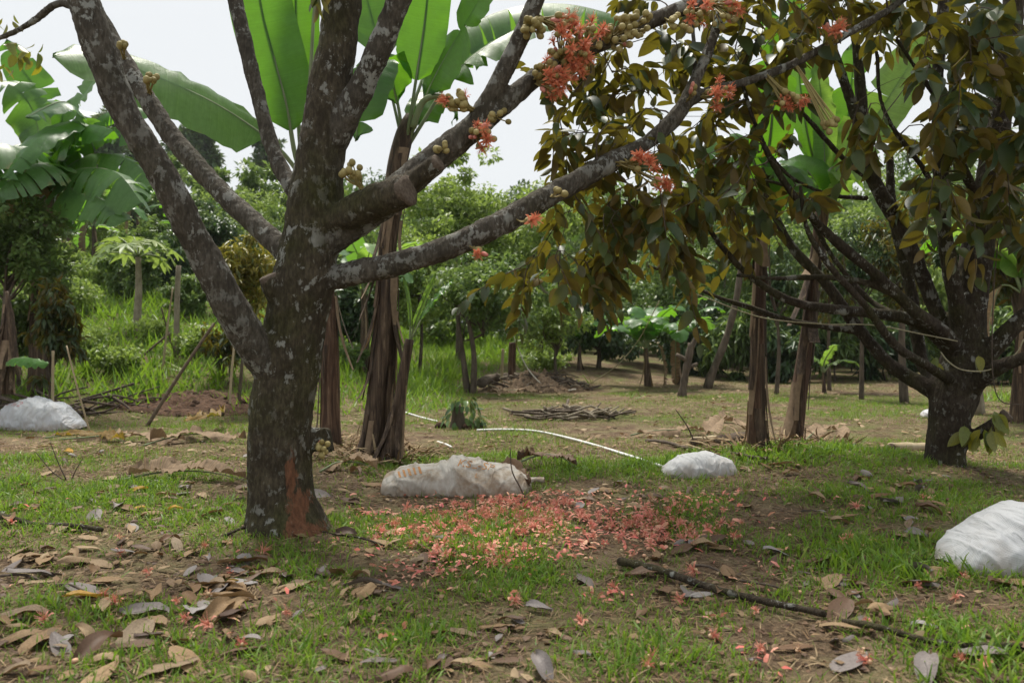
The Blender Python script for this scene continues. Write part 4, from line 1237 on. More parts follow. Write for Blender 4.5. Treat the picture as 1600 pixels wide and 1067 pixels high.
# smaller plants up the slope
generic_banana(150, 24, 1.5, 9, 2.0, 0.30, 'small banana plant on the slope with upright pale leaves at left', 41, ('banana_young', 'banana_sheen', 'banana_leaf'), 0.11, 1)
generic_banana(108, 26, 1.1, 8, 1.9, 0.30, 'small banana plant on the slope beside the dark bush', 42, ('banana_sheen', 'banana_young'), 0.11, 1)
generic_banana(215, 30, 2.2, 9, 2.3, 0.32, 'banana plant far up the slope behind the papaya', 43, ('banana_sheen', 'banana_leaf'), 0.12, 1)
generic_banana(60, 30, 2.4, 8, 2.4, 0.34, 'banana plant far up the slope at the left edge', 44, ('banana_sheen', 'banana_leaf'), 0.12, 1)
generic_banana(300, 33, 1.6, 8, 2.2, 0.32, 'distant banana plant glimpsed between the left limbs', 45, ('banana_sheen', 'banana_leaf'), 0.12, 1)
generic_banana(570, 15.5, 1.6, 8, 1.7, 0.27, 'bright banana plant seen behind the shaggy stem', 46, ('banana_young', 'banana_sheen'), 0.10, 0)
generic_banana(1012, 17, 0.85, 8, 1.5, 0.26, 'short banana plant with broad paddle leaves before the dark thicket', 47, ('banana_sheen', 'banana_leaf'), 0.07, 1, azim=[0.2, 2.6, 4.3, 5.4, 3.6, 1.2, 4.9, 1.8])
generic_banana(1060, 17.6, 1.0, 6, 1.4, 0.24, 'banana plant with drooping leaf right of the short paddle-leaved one', 48, ('banana_leaf', 'banana_sheen'), 0.065, 1)
generic_banana(905, 20, 0.7, 6, 1.2, 0.2, 'small banana plant in the shade behind the brush heap', 49, ('banana_leaf',), 0.055, 0)
generic_banana(1595, 9.5, 1.6, 7, 1.7, 0.28, 'banana plant with bright leaves at the right edge', 50, ('banana_young', 'banana_leaf'), 0.11, 1)
generic_banana(1288, 15.5, 0.45, 3, 0.7, 0.13, 'young banana shoot with one bright leaf behind the right clump', 51, ('banana_young',), 0.04, 0, strips=0)

# ------------------------------------------------------------------ background trees
def far_tree(name, label, px, d, top, bot, hw, seed, n=5000, leaf=0.11, mat='leaf_mid', trunk_px=None, trunk_r=0.09, bark='bark_far', t=FAR_T, lean=0.0, cat='tree', group=None, blobs=14, droop=0.3, depth=1.0, cx=None, clump=0.36, base_py=None, n_trunk=1):
    r = np.random.default_rng(seed)
    trunk_r *= .75
    b = gd(trunk_px if trunk_px is not None else px, d) if base_py is None else gp(trunk_px if trunk_px is not None else px, base_py)
    d = b[1]
    ztop, zbot = P(0, top, d)[2], max(P(0, bot, d)[2], b[2] + 0.02)
    rx = hw / F * d
    ctr = np.array([P(px if cx is None else cx, 0, d)[0], d, (ztop + zbot) / 2])
    rad = np.array([rx, rx * depth, (ztop - zbot) / 2])
    root = thing(name, label, cat, b, group)
    cs = []
    for i in range(blobs):
        v = nrm(r.normal(0, 1, 3))
        cs.append(ctr + v * rad * r.uniform(0.0, 1.0) ** .5 * 0.80)
    cs = np.array(cs)
    # trunk and limbs
    G = Geo()
    fork = b + (ctr - b) * np.array([.6, .6, 1]) * (0.55 if zbot - b[2] < 0.6 else 0.8)
    for k in range(n_trunk):
        off = np.array([r.normal(0, .12), r.normal(0, .1), 0]) if n_trunk > 1 else np.zeros(3)
        path = np.array([[*(b + off - [0, 0, .06]), trunk_r * 1.3], [*((b + fork) / 2 + off * 1.5 + [lean * .3 + r.normal(0, .04), 0, 0]), trunk_r * .9], [*(fork + off * 2), trunk_r * .65]])
        s = spline(path, 12)
        G.tube(s[:, :3] - b, s[:, 3], 8)
    obj('trunk', G.mesh('trunk', M[bark]), root)
    G = Geo()
    for c in cs[:14]:
        st = b + (fork - b) * r.uniform(.7, 1.0)
        mid = (st + c) / 2 + r.normal(0, .1, 3) * rx
        s = spline(np.array([[*st, trunk_r * .45], [*mid, trunk_r * .28], [*c, trunk_r * .1]]), 7)
        G.tube(s[:, :3] - b, s[:, 3], 5, cap=False)
    obj('branches', G.mesh('branches', M[bark]), root, kind='stuff')
    n = int(n * 1.35)
    extra = int(blobs * 1.2)
    v = nrm(r.normal(0, 1, (extra, 3)))
    v[:, 2] = np.abs(v[:, 2]) * r.choice([1, 1, -1], extra)
    cs = np.vstack([cs, ctr + v * rad * r.uniform(.75, 1.12, (extra, 1))])
    blobs = len(cs)
    wgt = np.concatenate([np.full(blobs - extra, 1.0), r.uniform(.15, .5, extra)])
    k = r.choice(blobs, n, p=wgt / wgt.sum())
    br = np.sqrt(rad[0] * rad[2]) * clump * (np.where(wgt < .9, .5, .85) * r.uniform(.6, 1.35, blobs))[k]
    v = nrm(r.normal(0, 1, (n, 3)))
    v[:, 2] *= 0.8
    pos = cs[k] + v * (br * r.uniform(0.35, 1.08, n) ** 0.6)[:, None]
    pos[:, 2] = np.maximum(pos[:, 2], b[2] + 0.03)
    dirs = v * 0.6 + r.normal(0, .6, (n, 3)) + np.array([0, 0, -droop])
    up = np.array([0, 0, 1.0]) + v * 0.5 + r.normal(0, .45, (n, 3))
    sz = leaf * r.uniform(.6, 1.3, n)
    G = Geo()
    G.inst(t, frames(dirs, up) * sz[:, None, None], pos - b, r.random(n))
    obj('crown', G.mesh('crown', M[mat]), root, kind='stuff')
    return root

GB = 'trees behind the clearing'
# far skyline
far_tree('forest_tree', 'rounded tree standing above the skyline between the two left limbs', 312, 85, 178, 275, 38, 101, 3500, .7, 'leaf_far', blobs=12, group=GB, trunk_r=.3)
far_tree('forest_tree', 'thin sparse tall tree on the skyline left of the main trunk', 412, 75, 190, 290, 26, 102, 900, .6, 'leaf_far', blobs=12, clump=.25, group=GB, trunk_r=.2)
far_tree('forest_tree', 'sparse tree on the skyline above the arching banana leaves', 165, 70, 165, 290, 40, 103, 1500, .7, 'leaf_far', blobs=12, clump=.3, group=GB, trunk_r=.25)
far_tree('forest_tree', 'distant tree on the skyline right of the arching banana leaves', 245, 70, 225, 330, 45, 104, 3500, .6, 'leaf_far', group=GB, trunk_r=.25)
lab = ['nearest the left edge', 'left of the papaya', 'above the papaya', 'behind the thick left limb', 'below the thin left limb', 'just left of the main trunk', 'in the gap behind the shaggy stem', 'behind the pale rambutan', 'past the lower bough']
for i, (px, d, top, bot, hw, mt) in enumerate([(-20, 42, 255, 420, 80, 'leaf_far'), (70, 44, 300, 420, 70, 'leaf_mid'), (200, 45, 285, 400, 70, 'leaf_far'), (285, 42, 262, 420, 60, 'leaf_mid'), (360, 36, 255, 430, 65, 'leaf_mid'), (440, 38, 262, 450, 60, 'leaf_mid'), (650, 48, 258, 480, 85, 'leaf_far'), (740, 50, 285, 500, 80, 'leaf_far'), (860, 46, 270, 500, 80, 'leaf_far')]):
    far_tree('forest_tree', 'leafy tree in the far tree line ' + lab[i], px, d, top, bot, hw, 110 + i, 6000, .30, mt, group=GB, trunk_r=.2, blobs=16)
for i, (px, d, top, bot, hw, mt, lf, w) in enumerate([(165, 21, 395, 470, 40, 'leaf_light', .1, 'left of the round olive tree'), (95, 22, 385, 480, 50, 'leaf_light', .12, 'above the weeds by the dark tree'),
        (245, 26, 340, 430, 45, 'leaf_mid', .14, 'behind the round olive tree'), (150, 33, 300, 400, 50, 'leaf_light', .16, 'high on the slope under the arching leaves'), (320, 28, 300, 440, 50, 'leaf_light', .14, 'between the two left limbs'),
        (300, 17, 430, 520, 40, 'leaf_mid', .1, 'right of the pale bare trunk'), (420, 30, 290, 440, 50, 'leaf_light', .15, 'close left of the main trunk')]):
    far_tree('shrub', 'leafy shrub ' + w, px, d, top, bot, hw, 230 + i, 3000, lf, mt, cat='shrub', group='shrubs on the slope', blobs=16, trunk_r=.04, droop=.4)
# middle distance, left
far_tree('garden_tree', 'glossy leafed tree filling the left edge under the banana leaves', 30, 10.8, 288, 470, 88, 130, 5600, .095, 'leaf_mid', cat='tree', blobs=24, trunk_r=.06, trunk_px=-6, clump=.36, droop=.2)
far_tree('shrub', 'glossy shrub below the tree at the left edge', 22, 11.6, 420, 600, 62, 127, 3600, .09, 'leaf_mid', cat='shrub', blobs=22, trunk_r=.04, trunk_px=30, clump=.36, droop=.3)
far_tree('durian_sapling', 'drooping young durian sapling staked beside the left dark tree', 84, 10.2, 440, 606, 36, 131, 1300, .14, 'durian_leaf', t=LONG_T, cat='sapling', blobs=14, trunk_r=.025, droop=1.1, trunk_px=72)
far_tree('garden_tree', 'round olive green tree behind the papaya on the slope', 203, 18.5, 362, 492, 56, 132, 5500, .11, 'leaf_mid', blobs=18, trunk_r=.06, trunk_px=196, droop=.7)
far_tree('garden_tree', 'dark drooping shrub right of the papaya', 276, 20, 385, 478, 36, 133, 2500, .2, 'leaf_dark', t=LONG_T, cat='shrub', droop=1.2, trunk_r=.05)
far_tree('durian_sapling', 'young durian sapling with yellow green new leaves behind the thick left limb', 382, 11.6, 365, 490, 48, 134, 2300, .12, 'leaf_yellow', t=LONG_T, cat='sapling', blobs=16, trunk_r=.03, droop=.6, trunk_px=372, base_py=640)
far_tree('durian_sapling', 'low dark leafed sapling under the yellow green one', 362, 12.2, 478, 572, 44, 135, 700, .15, 'durian_leaf', t=LONG_T, cat='sapling', blobs=10, trunk_r=.02, droop=1.0)
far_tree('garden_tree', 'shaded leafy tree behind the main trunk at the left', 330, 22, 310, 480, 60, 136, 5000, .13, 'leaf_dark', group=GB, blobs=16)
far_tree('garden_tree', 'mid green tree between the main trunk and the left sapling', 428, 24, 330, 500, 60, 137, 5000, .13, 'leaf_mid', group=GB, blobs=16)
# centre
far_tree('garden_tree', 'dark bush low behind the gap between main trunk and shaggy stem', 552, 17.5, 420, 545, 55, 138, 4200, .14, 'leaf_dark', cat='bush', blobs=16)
far_tree('rambutan_tree', 'pale green tree rising behind the upper bough in the centre', 715, 21, 235, 430, 95, 139, 6500, .15, 'leaf_light', blobs=22, trunk_r=.07, clump=.3)
far_tree('rambutan_tree', 'airy light green tree beyond the bough, right of centre', 845, 22, 290, 500, 80, 140, 5000, .15, 'leaf_light', blobs=20, trunk_r=.07, clump=.3)
far_tree('rambutan_tree', 'low spreading tree on two dark stems in the middle of the clearing', 760, 15.6, 395, 530, 112, 141, 6000, .12, 'leaf_mid', blobs=26, trunk_r=.075, trunk_px=752, base_py=614, n_trunk=2, clump=.30)
far_tree('rambutan_tree', 'slender tree right of the low spreading one, by the brush heap', 862, 17.5, 420, 560, 62, 142, 3200, .12, 'leaf_light', blobs=16, trunk_r=.05, trunk_px=872)
far_tree('garden_tree', 'green leafy tree left of the low spreading tree', 655, 18, 330, 520, 58, 143, 4500, .12, 'leaf_light', blobs=18, trunk_r=.05)
# right hand thicket
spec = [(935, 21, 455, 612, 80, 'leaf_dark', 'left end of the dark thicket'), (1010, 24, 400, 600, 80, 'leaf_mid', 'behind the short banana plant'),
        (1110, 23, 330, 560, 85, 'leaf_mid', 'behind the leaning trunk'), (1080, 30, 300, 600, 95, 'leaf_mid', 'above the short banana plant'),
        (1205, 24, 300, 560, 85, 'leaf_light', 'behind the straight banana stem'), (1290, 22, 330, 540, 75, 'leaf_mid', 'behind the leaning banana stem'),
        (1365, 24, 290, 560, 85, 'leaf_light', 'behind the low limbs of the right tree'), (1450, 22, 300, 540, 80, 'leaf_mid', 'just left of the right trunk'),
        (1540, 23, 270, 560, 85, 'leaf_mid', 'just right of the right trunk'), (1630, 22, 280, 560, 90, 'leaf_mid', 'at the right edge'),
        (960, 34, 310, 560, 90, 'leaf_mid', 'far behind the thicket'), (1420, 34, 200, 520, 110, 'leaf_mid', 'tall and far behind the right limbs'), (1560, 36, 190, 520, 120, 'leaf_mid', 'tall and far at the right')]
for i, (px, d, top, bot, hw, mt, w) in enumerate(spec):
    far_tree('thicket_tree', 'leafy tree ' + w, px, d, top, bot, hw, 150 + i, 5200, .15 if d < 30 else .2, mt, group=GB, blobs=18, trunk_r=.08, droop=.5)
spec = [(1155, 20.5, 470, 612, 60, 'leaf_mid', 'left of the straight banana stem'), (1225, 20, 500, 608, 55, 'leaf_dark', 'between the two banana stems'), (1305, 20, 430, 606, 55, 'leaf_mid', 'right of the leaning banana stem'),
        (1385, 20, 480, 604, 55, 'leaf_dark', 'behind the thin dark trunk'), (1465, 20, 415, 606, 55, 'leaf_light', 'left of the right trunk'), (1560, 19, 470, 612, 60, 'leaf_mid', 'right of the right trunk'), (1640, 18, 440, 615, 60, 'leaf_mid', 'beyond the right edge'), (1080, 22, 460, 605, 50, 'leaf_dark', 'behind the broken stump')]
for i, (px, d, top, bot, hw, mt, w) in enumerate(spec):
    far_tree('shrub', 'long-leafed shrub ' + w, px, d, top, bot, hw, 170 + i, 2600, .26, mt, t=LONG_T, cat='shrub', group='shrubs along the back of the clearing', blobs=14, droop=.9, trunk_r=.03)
def wood(label, n, x0, x1, d0, d1, top_f, leaf, mat, seed):
    r = np.random.default_rng(seed)
    nb = 150
    bx = r.uniform(x0, x1, nb); bd = r.uniform(d0, d1, nb)
    X = (bx - CX) / F * bd
    gzz = ground(X, bd)
    ztop = CAMZ + (CY - top_f(bx) - r.uniform(-14, 30, nb)) / F * bd
    rad = r.uniform(1.4, 2.6, nb)
    k = r.integers(0, nb, n)
    z = gzz[k] + (ztop[k] - gzz[k]) * r.random(n) ** .75
    a = r.uniform(0, 2 * PI, n); q = rad[k] * np.sqrt(r.random(n)) * (1 - .45 * ((z - gzz[k]) / np.maximum(ztop[k] - gzz[k], .5)) ** 3)
    q = q * (1 + .35 * np.sin(z * 2.1 + k))
    pos = np.stack([X[k] + np.cos(a) * q, bd[k] + np.sin(a) * q, z], 1)
    v = np.stack([np.cos(a), np.sin(a), np.full(n, .6)], 1)
    G = Geo()
    G.inst(FAR_T, frames(v * .4 + r.normal(0, .6, (n, 3)) + np.array([0, 0, -.4]), v + r.normal(0, .5, (n, 3))) * (leaf * r.uniform(.6, 1.4, n))[:, None, None], pos, r.random(n))
    obj('wood', G.mesh('wood', M[mat]), label=label, cat='wood', kind='stuff')
wood('far green wood closing off the slope on the left', 52000, -150, 560, 46, 62, lambda x: 300 - 30 * np.sin(x / 70), .38, 'leaf_mid', 301)
wood('far green wood behind the middle of the clearing', 40000, 540, 960, 40, 56, lambda x: 318 + 22 * np.sin(x / 40), .36, 'leaf_mid', 302)
wood('green wood closing off the clearing on the right', 60000, 900, 1800, 30, 46, lambda x: 285 + 30 * np.sin(x / 50), .34, 'leaf_mid', 303)
for i, (px, d, top, hw, mt, w) in enumerate([(590, 23, 440, 50, 'leaf_light', 'seen past the shaggy stem'), (690, 25, 430, 60, 'leaf_light', 'behind the low spreading tree'), (800, 26, 430, 60, 'leaf_mid', 'in the gap right of the low spreading tree'),
        (890, 27, 420, 55, 'leaf_light', 'above the brush heap'), (1130, 27, 430, 60, 'leaf_light', 'beyond the leaning trunk'), (1240, 27, 420, 60, 'leaf_light', 'between the banana stems, far back'),
        (1330, 26, 430, 60, 'leaf_light', 'far back under the low limbs'), (1420, 27, 440, 60, 'leaf_mid', 'far back left of the right trunk'), (1500, 26, 430, 60, 'leaf_light', 'far back behind the right trunk'), (1590, 26, 430, 60, 'leaf_light', 'far back at the right edge')]):
    far_tree('shrub', 'fresh green bush ' + w, px, d, top, 585, hw, 250 + i, 3600, .16, mt, cat='bush', group='bushes behind the clearing', blobs=18, trunk_r=.03, droop=.4)
# slim trunks standing in the clearing on the right
for i, (px, by, r_, top, bot, hw, w) in enumerate([(1346, 624, .05, 330, 500, 50, 'thin dark trunk left of the right tree'), (1413, 629, .085, 300, 500, 55, 'straight trunk right behind the low limb'), (1213, 616, .05, 380, 500, 40, 'slim trunk between the banana stems'),
        (1296, 610, .05, 360, 500, 45, 'slender leaning trunk in the right clearing'), (1527, 647, .11, 300, 480, 60, 'stout pale trunk behind the right tree'), (1590, 655, .09, 290, 470, 55, 'brown trunk near the right edge')]):
    far_tree('orchard_tree', 'orchard tree with ' + w, px, 15, top, bot, hw, 190 + i, 1500, .14, 'durian_leaf' if i % 2 else 'leaf_dark', t=LONG_T, blobs=12, trunk_r=r_, base_py=by, droop=.6, lean=[0, 0, .3, -.3, 0, .1][i], bark='bark_pale' if i == 4 else 'bark_far')

def lone_trunk(name, label, rows, mat, cat, stubs=()):
    path = px_path(rows)
    b = gp(rows[0][0], rows[0][1])
    path[:, :3] += b - path[0, :3]
    root = thing(name, label, cat, b)
    G = Geo()
    s = spline(path, 16)
    s[0, 2] -= .08
    G.tube(s[:, :3] - b, s[:, 3] * (1 + .1 * np.sin(np.arange(16) * 1.7)), 10)
    obj('trunk', G.mesh('trunk', M[mat]), root)
    for (t, v, r_) in stubs:
        p = s[int(t * 15), :3]
        G = Geo()
        G.tube(spline(np.array([p, p + np.array(v) * .6, p + np.array(v)]), 5) - b, np.linspace(r_, r_ * .7, 5), 7)
        obj('branch_stub', G.mesh('branch_stub', M[mat]), root)
    return root
ds = gp(1065, 620)[1]
lone_trunk('dead_stump', 'broken bare stump with short snags in front of the thicket', [(1065, 620, ds, 7), (1070, 590, ds, 5.5), (1076, 560, ds, 6), (1080, 536, ds, 5)], 'bark_far', 'stump', [(.7, (-.22, 0, .12), .05), (.9, (.12, 0, .25), .06), (.55, (.2, 0, .08), .04)])
ds = gp(1104, 606)[1]
lone_trunk('leaning_trunk', 'dark leaning trunk right of the broken stump', [(1104, 606, ds, 7), (1118, 570, ds, 6), (1134, 530, ds, 5.5), (1150, 470, ds, 5), (1160, 400, ds, 4)], 'bark_far', 'tree trunk')
ds = 13.6
pb = gd(276, ds)
def straight_post(name, label, cat, a, b, r0, r1, mat, nodes=0, bend=0.01):
    base = np.asarray(a, float)
    L = np.linalg.norm(b - a)
    n = 14
    t = np.linspace(0, 1, n)[:, None]
    pts = a * (1 - t) + b * t + np.sin(t * PI) * bend * L * nrm(np.cross(b - a, [0.3, 1, 0]))
    rr = np.linspace(r0, r1, n)
    if nodes:
        rr = rr * (1 + .16 * (np.arange(n) % 3 == 1))
    G = Geo()
    G.tube(pts - base, rr, 8)
    return obj(name, G.mesh(name, M[mat]), None, tuple(base), label, cat)
straight_post('tree_post', 'pale bare upright trunk right of the papaya', 'tree trunk', pb - [0, 0, .1], P(279, 415, ds), .055, .045, 'bark_pale')

# papaya
def palmate(seed):
    r = random.Random(seed)
    V = [(0, 0, 0)]
    n = 7
    for k in range(n):
        a = -2.3 + 4.6 * k / (n - 1)
        for (da, rr) in ((-.26, .42), (-.13, .78), (0, 1.0), (.13, .78)):
            rr *= r.uniform(.85, 1.1) * (0.75 + .25 * math.cos(a / 1.6))
            V.append((math.sin(a + da) * rr * .5, math.cos(a + da) * rr * .5 + .05, -0.25 * rr * rr * .5))
    m = len(V) - 1
    return tmpl(V, [(0, i + 1, i) for i in range(1, m)])
pap = gd(212, 15.2)
tp = thing('papaya_tree', 'slender papaya tree with straight pale trunk on the slope', 'tree', pap)
top = P(216, 402, 15.2)
G = Geo(); s = spline(np.array([[*(pap - [0, 0, .1]), .075], [*((pap + top) / 2 + [.03, 0, 0]), .066], [*top, .05]]), 14)
G.tube(s[:, :3] - pap, s[:, 3], 10)
obj('trunk', G.mesh('trunk', M['bark_pale']), tp)
for i in range(15):
    a = i * 2.4; el = random.uniform(-.1, .9)
    e = top + np.array([math.cos(a) * math.cos(el), math.sin(a) * math.cos(el), math.sin(el) * .8]) * random.uniform(.45, .75)
    G = Geo(); G.tube(spline(np.array([top, (top + e) / 2 + [0, 0, .06], e]), 5) - pap, .011, 5)
    pt = obj('petiole', G.mesh('petiole', M['petiole']), tp)
    G = Geo(); G.inst(palmate(i), frames((e - top + [random.uniform(-.2, .2), random.uniform(-.2, .2), -.55])[None], np.array([[0, 0, 1.0]])) * random.uniform(.55, .75), (e - pap)[None], np.array([.5]))
    obj('leaf', G.mesh('leaf', M['leaf_light']), pt)

# ------------------------------------------------------------------ sacks
def sack(name, label, ctr, length, width, height, yaw, seed, mat, prof, wrinkle=0.02, tail=None):
    """prof: (u, height share, width share) along the sack's length, u in 0..1"""
    nu, nv = 150, 84
    pr = spline(np.array([[u, 0, 0, h, w] for (u, h, w) in prof], float), nu)
    u = np.linspace(0, 1, nu)
    pu = np.array([p[0] for p in prof]); ph = np.array([p[1] for p in prof]); pw = np.array([p[2] for p in prof])
    hh = np.interp(u, pr[:, 0], pr[:, 3]) * height
    ww = np.interp(u, pr[:, 0], pr[:, 4]) * width / 2
    a = np.linspace(0, 2 * PI, nv, endpoint=False)
    ca = np.sign(np.cos(a)) * np.abs(np.cos(a)) ** 0.8
    sa = np.sign(np.sin(a)) * np.abs(np.sin(a)) ** 0.9
    X = np.repeat((u - .5) * length, nv)
    Y = (ww[:, None] * ca[None, :]).ravel()
    zt = np.where(sa >= 0, sa, sa * .25)
    Z = (hh[:, None] * zt[None, :]).ravel()
    p = np.stack([X, Y, Z], 1)
    nz = fbm(p * np.array([5, 9, 9]) + seed, 4, seed)
    fold_ = np.abs(vnoise(np.stack([X * 13 + Y * 6, Y * 4, Z * 3], 1), seed + 4)) * 1.5 - .45
    nz2 = fbm(p * np.array([4, 6, 6]) + seed, 2, seed)
    q1 = 1 - np.abs(vnoise(np.stack([X * 11 + Z * 9, Y * 4 + Z * 5, Z * 6], 1), seed + 8)) * 2.2
    q2 = 1 - np.abs(vnoise(np.stack([X * 30 - Z * 24, Y * 12, Z * 16], 1), seed + 12)) * 2.2
    k = wrinkle * (nz2 * 1.0 + .4 * fold_ + .55 * np.maximum(q1, 0) ** 2 + .14 * np.maximum(q2, 0) ** 2 - .25)
    out = nrm(np.stack([np.zeros_like(X), Y / (width / 2), Z / height], 1))
    p = p + out * k[:, None]
    faces = []
    for i in range(nu - 1):
        for j in range(nv):
            j2 = (j + 1) % nv
            faces.append((i * nv + j, i * nv + j2, (i + 1) * nv + j2, (i + 1) * nv + j))
    faces.append(tuple(range(nv)))
    faces.append(tuple((nu - 1) * nv + j for j in range(nv - 1, -1, -1)))
    arc = np.tile(np.arange(nv) / nv * (width + 2 * height), nu)
    G = Geo()
    G.add(p, faces, 0, 0.0, np.stack([X, arc], 1))
    me = G.mesh('cloth', M[mat])
    root = thing(name, label, 'sack', ctr, 'white sacks')
    root.rotation_euler = (0, 0, yaw)
    obj('cloth', me, root)
    bvh = BVHTree.FromPolygons([tuple(x) for x in p], faces)
    if tail is not None:
        G = Geo()
        s = spline(np.array([[tail[0] * length / 2 * .93, 0, height * .25, .045], [tail[0] * (length / 2 + .03), .01, height * .30, .022], [tail[0] * (length / 2 + .08), .02, height * .26, .035]]), 8)
        G.tube(s[:, :3], s[:, 3], 12, flat=.6)
        obj('tied_end', G.mesh('tied_end', M[mat]), root)
    return root, bvh

def project_print(root, bvh, V, faces, mat, name, lift=0.003):
    """flat print laid on the cloth from above"""
    out = []
    for v in V:
        dn = Vector((0, .95, -.32))
        h = bvh.ray_cast(Vector((v[0], 0, v[1])) - dn * 2, dn)
        if h[0] is None:
            return
        nn = np.array(h[1]); nn = nn if nn[1] < .2 else -nn
        out.append(np.array(h[0]) + nn * lift)
    G = Geo()
    G.add(out, faces)
    obj(name, G.mesh(name, M[mat]), root)

def printed_text(root, bvh, text, cx, cy, size, ang, mat, shear=0.2):
    cu = bpy.data.curves.new('t', 'FONT')
    cu.body = text
    cu.size = size
    cu.align_x = 'CENTER'
    cu.shear = shear
    cu.resolution_u = 3
    o = bpy.data.objects.new('t', cu)
    scene.collection.objects.link(o)
    dg = bpy.context.evaluated_depsgraph_get()
    me = bpy.data.meshes.new_from_object(o.evaluated_get(dg))
    bpy.data.objects.remove(o)
    c, s = math.cos(ang), math.sin(ang)
    V = [(cx + v.co.x * c - v.co.y * s * 1, cy + v.co.x * s + v.co.y * c) for v in me.vertices]
    Fc = [tuple(p.vertices) for p in me.polygons]
    bpy.data.meshes.remove(me)
    if Fc:
        project_print(root, bvh, V, Fc, mat, 'lettering')

c = gp(715, 764); sc_ = F / c[1]
sk_c, bv = sack('sack', 'dirty white sack with orange lettering lying behind the fallen flowers', c, 232 / sc_, .46, .215, .03, 3, 'sack_dirty',
     [(0, .16, .42), (.03, .44, .75), (.10, .70, .96), (.2, .86, 1.0), (.34, .90, .97), (.5, 1.06, 1.0), (.62, 1.0, 1.0), (.75, .88, .98), (.86, .76, .9), (.94, .50, .75), (.98, .34, .5), (1, .14, .28)], .034, (1,))
printed_text(sk_c, bv, 'KSL-SP', .12, .115, .085, -.13, 'print')
printed_text(sk_c, bv, 'L', .13, .045, .05, -.1, 'print')
for i in range(5):
    x0 = -.40 + i * .034
    n = 8
    V = [(x0 + .02 * t + dx, .105 + .2 * (x0 + .4) - .055 * t) for t in np.linspace(0, 1, n) for dx in (0, .016)]
    project_print(sk_c, bv, V, [(2 * k, 2 * k + 1, 2 * k + 3, 2 * k + 2) for k in range(n - 1)], 'print', 'printed_stripe')
c = gp(1093, 740); sc_ = F / c[1]
sack('sack', 'small clean white sack at the end of the white hose', c, 118 / sc_, .34, .145, .08, 5, 'sack',
     [(0, .15, .3), (.05, .45, .7), (.2, .85, 1), (.45, 1.0, 1), (.7, 1.0, .95), (.9, .75, .8), (1, .2, .4)], .018)
c = gp(1558, 893); sc_ = F / c[1]
sack('sack', 'bulging pale sack cut off by the right edge', c + np.array([.10, .12, 0]), 200 / sc_, .42, .245, .10, 6, 'sack',
     [(0, .08, .35), (.06, .30, .6), (.2, .62, .9), (.42, .92, 1), (.6, 1.04, 1), (.8, 1.0, .95), (.93, .7, .8), (1, .3, .4)], .022)
c = gp(58, 668); sc_ = F / c[1]
sl, bv = sack('sack', 'humped white sack in the grass at the left edge', c, 150 / sc_, .55, 45 / sc_, -.05, 7, 'sack_blue',
     [(0, .2, .4), (.08, .42, .7), (.25, .80, .95), (.42, 1.06, 1), (.54, 1.04, 1), (.62, .88, 1), (.70, .90, .95), (.78, .78, .9), (.9, .38, .7), (.97, .2, .5), (1, .05, .25)], .028)
printed_text(sl, bv, '2 n/2', -.16, .20, .10, -.1, 'print_red')
c = gp(1454, 651); sc_ = F / c[1]
sack('sack', 'tiny white sack in the far grass left of the right trunk', c, 30 / sc_, .22, 13 / sc_, 0, 8, 'sack_blue', [(0, .2, .4), (.2, .8, .9), (.5, 1, 1), (.8, .8, .9), (1, .2, .4)], .015)

# ------------------------------------------------------------------ hose, ropes, stakes
def run(name, label, cat, pts, r, mat, n=60, seg=8, parent=None):
    pts = np.asarray(pts, float)
    base = pts[0]
    s = spline(pts, n)
    G = Geo()
    G.tube(s - base, r, seg)
    return obj(name, G.mesh(name, M[mat]), parent, tuple(base), label, cat)
def on_ground(rows, lift):
    return [gp(x, y) + [0, 0, lift] for x, y in rows]
run('hose', 'white hose lying across the grass to the small sack', 'hose', on_ground([(745, 674), (790, 673), (832, 675), (870, 682), (920, 695), (975, 712), (1012, 724), (1036, 732)], .014), .0125, 'hose', 80)
run('hose', 'short white hose piece left of the overgrown stump', 'hose', on_ground([(632, 645), (650, 651), (668, 656), (684, 660)], .012), .0125, 'hose', 24)
run('hose', 'short white hose end before the overgrown stump', 'hose', on_ground([(684, 692), (696, 696), (706, 701)], .012), .011, 'hose', 14)
dr_ = gp(872, 612)[1]
run('rope', 'pale rope hanging in a slack loop from the low spreading tree', 'rope', [P(798, 505, dr_ + .5), P(806, 535, dr_ + .4), P(824, 575, dr_ + .2), P(850, 603, dr_ + .05), P(872, 611, dr_), P(900, 608, dr_)], .013, 'rope', 50, 6)
run('rope', 'thin tan rope slanting up from the grass towards the thicket', 'rope', [gp(925, 598), P(965, 570, 17), P(995, 535, 16.5), P(1015, 500, 16), P(1030, 470, 15.5)], .010, 'twine', 40, 6)
run('twine', 'taut twine running from the right tree out to the left', 'rope', [P(1496, 533, DR - .33), P(1440, 522, DR - .35), P(1365, 508, DR - .3), P(1280, 506, DR - .1), P(1190, 496, DR + .1), P(1110, 468, DR + .2), P(1050, 445, DR + .3)], .0045, 'twine', 60, 5)
run('twine', 'loose twine sagging across the right trunk', 'rope', [P(1470, 550, DR - .30), P(1482, 565, DR - .34), P(1505, 578, DR - .34), P(1545, 578, DR - .34), P(1585, 555, DR - .45), P(1600, 530, DR - .5)], .005, 'twine', 40, 5)
run('vine', 'thin dark vine hanging down the right trunk', 'vine', [P(1560, 370, DR - .4), P(1553, 450, DR - .42), P(1550, 540, DR - .45), P(1553, 600, DR - .45), P(1566, 628, DR - .45), P(1600, 632, DR - .45)], .004, 'bark_twig', 40, 5)
def stake(label, a, b, r0, r1, mat='bamboo', name='stake', nodes=1):
    return straight_post(name, label, 'stake', a, b, r0, r1, mat, nodes)
g_ = gp(358, 642)
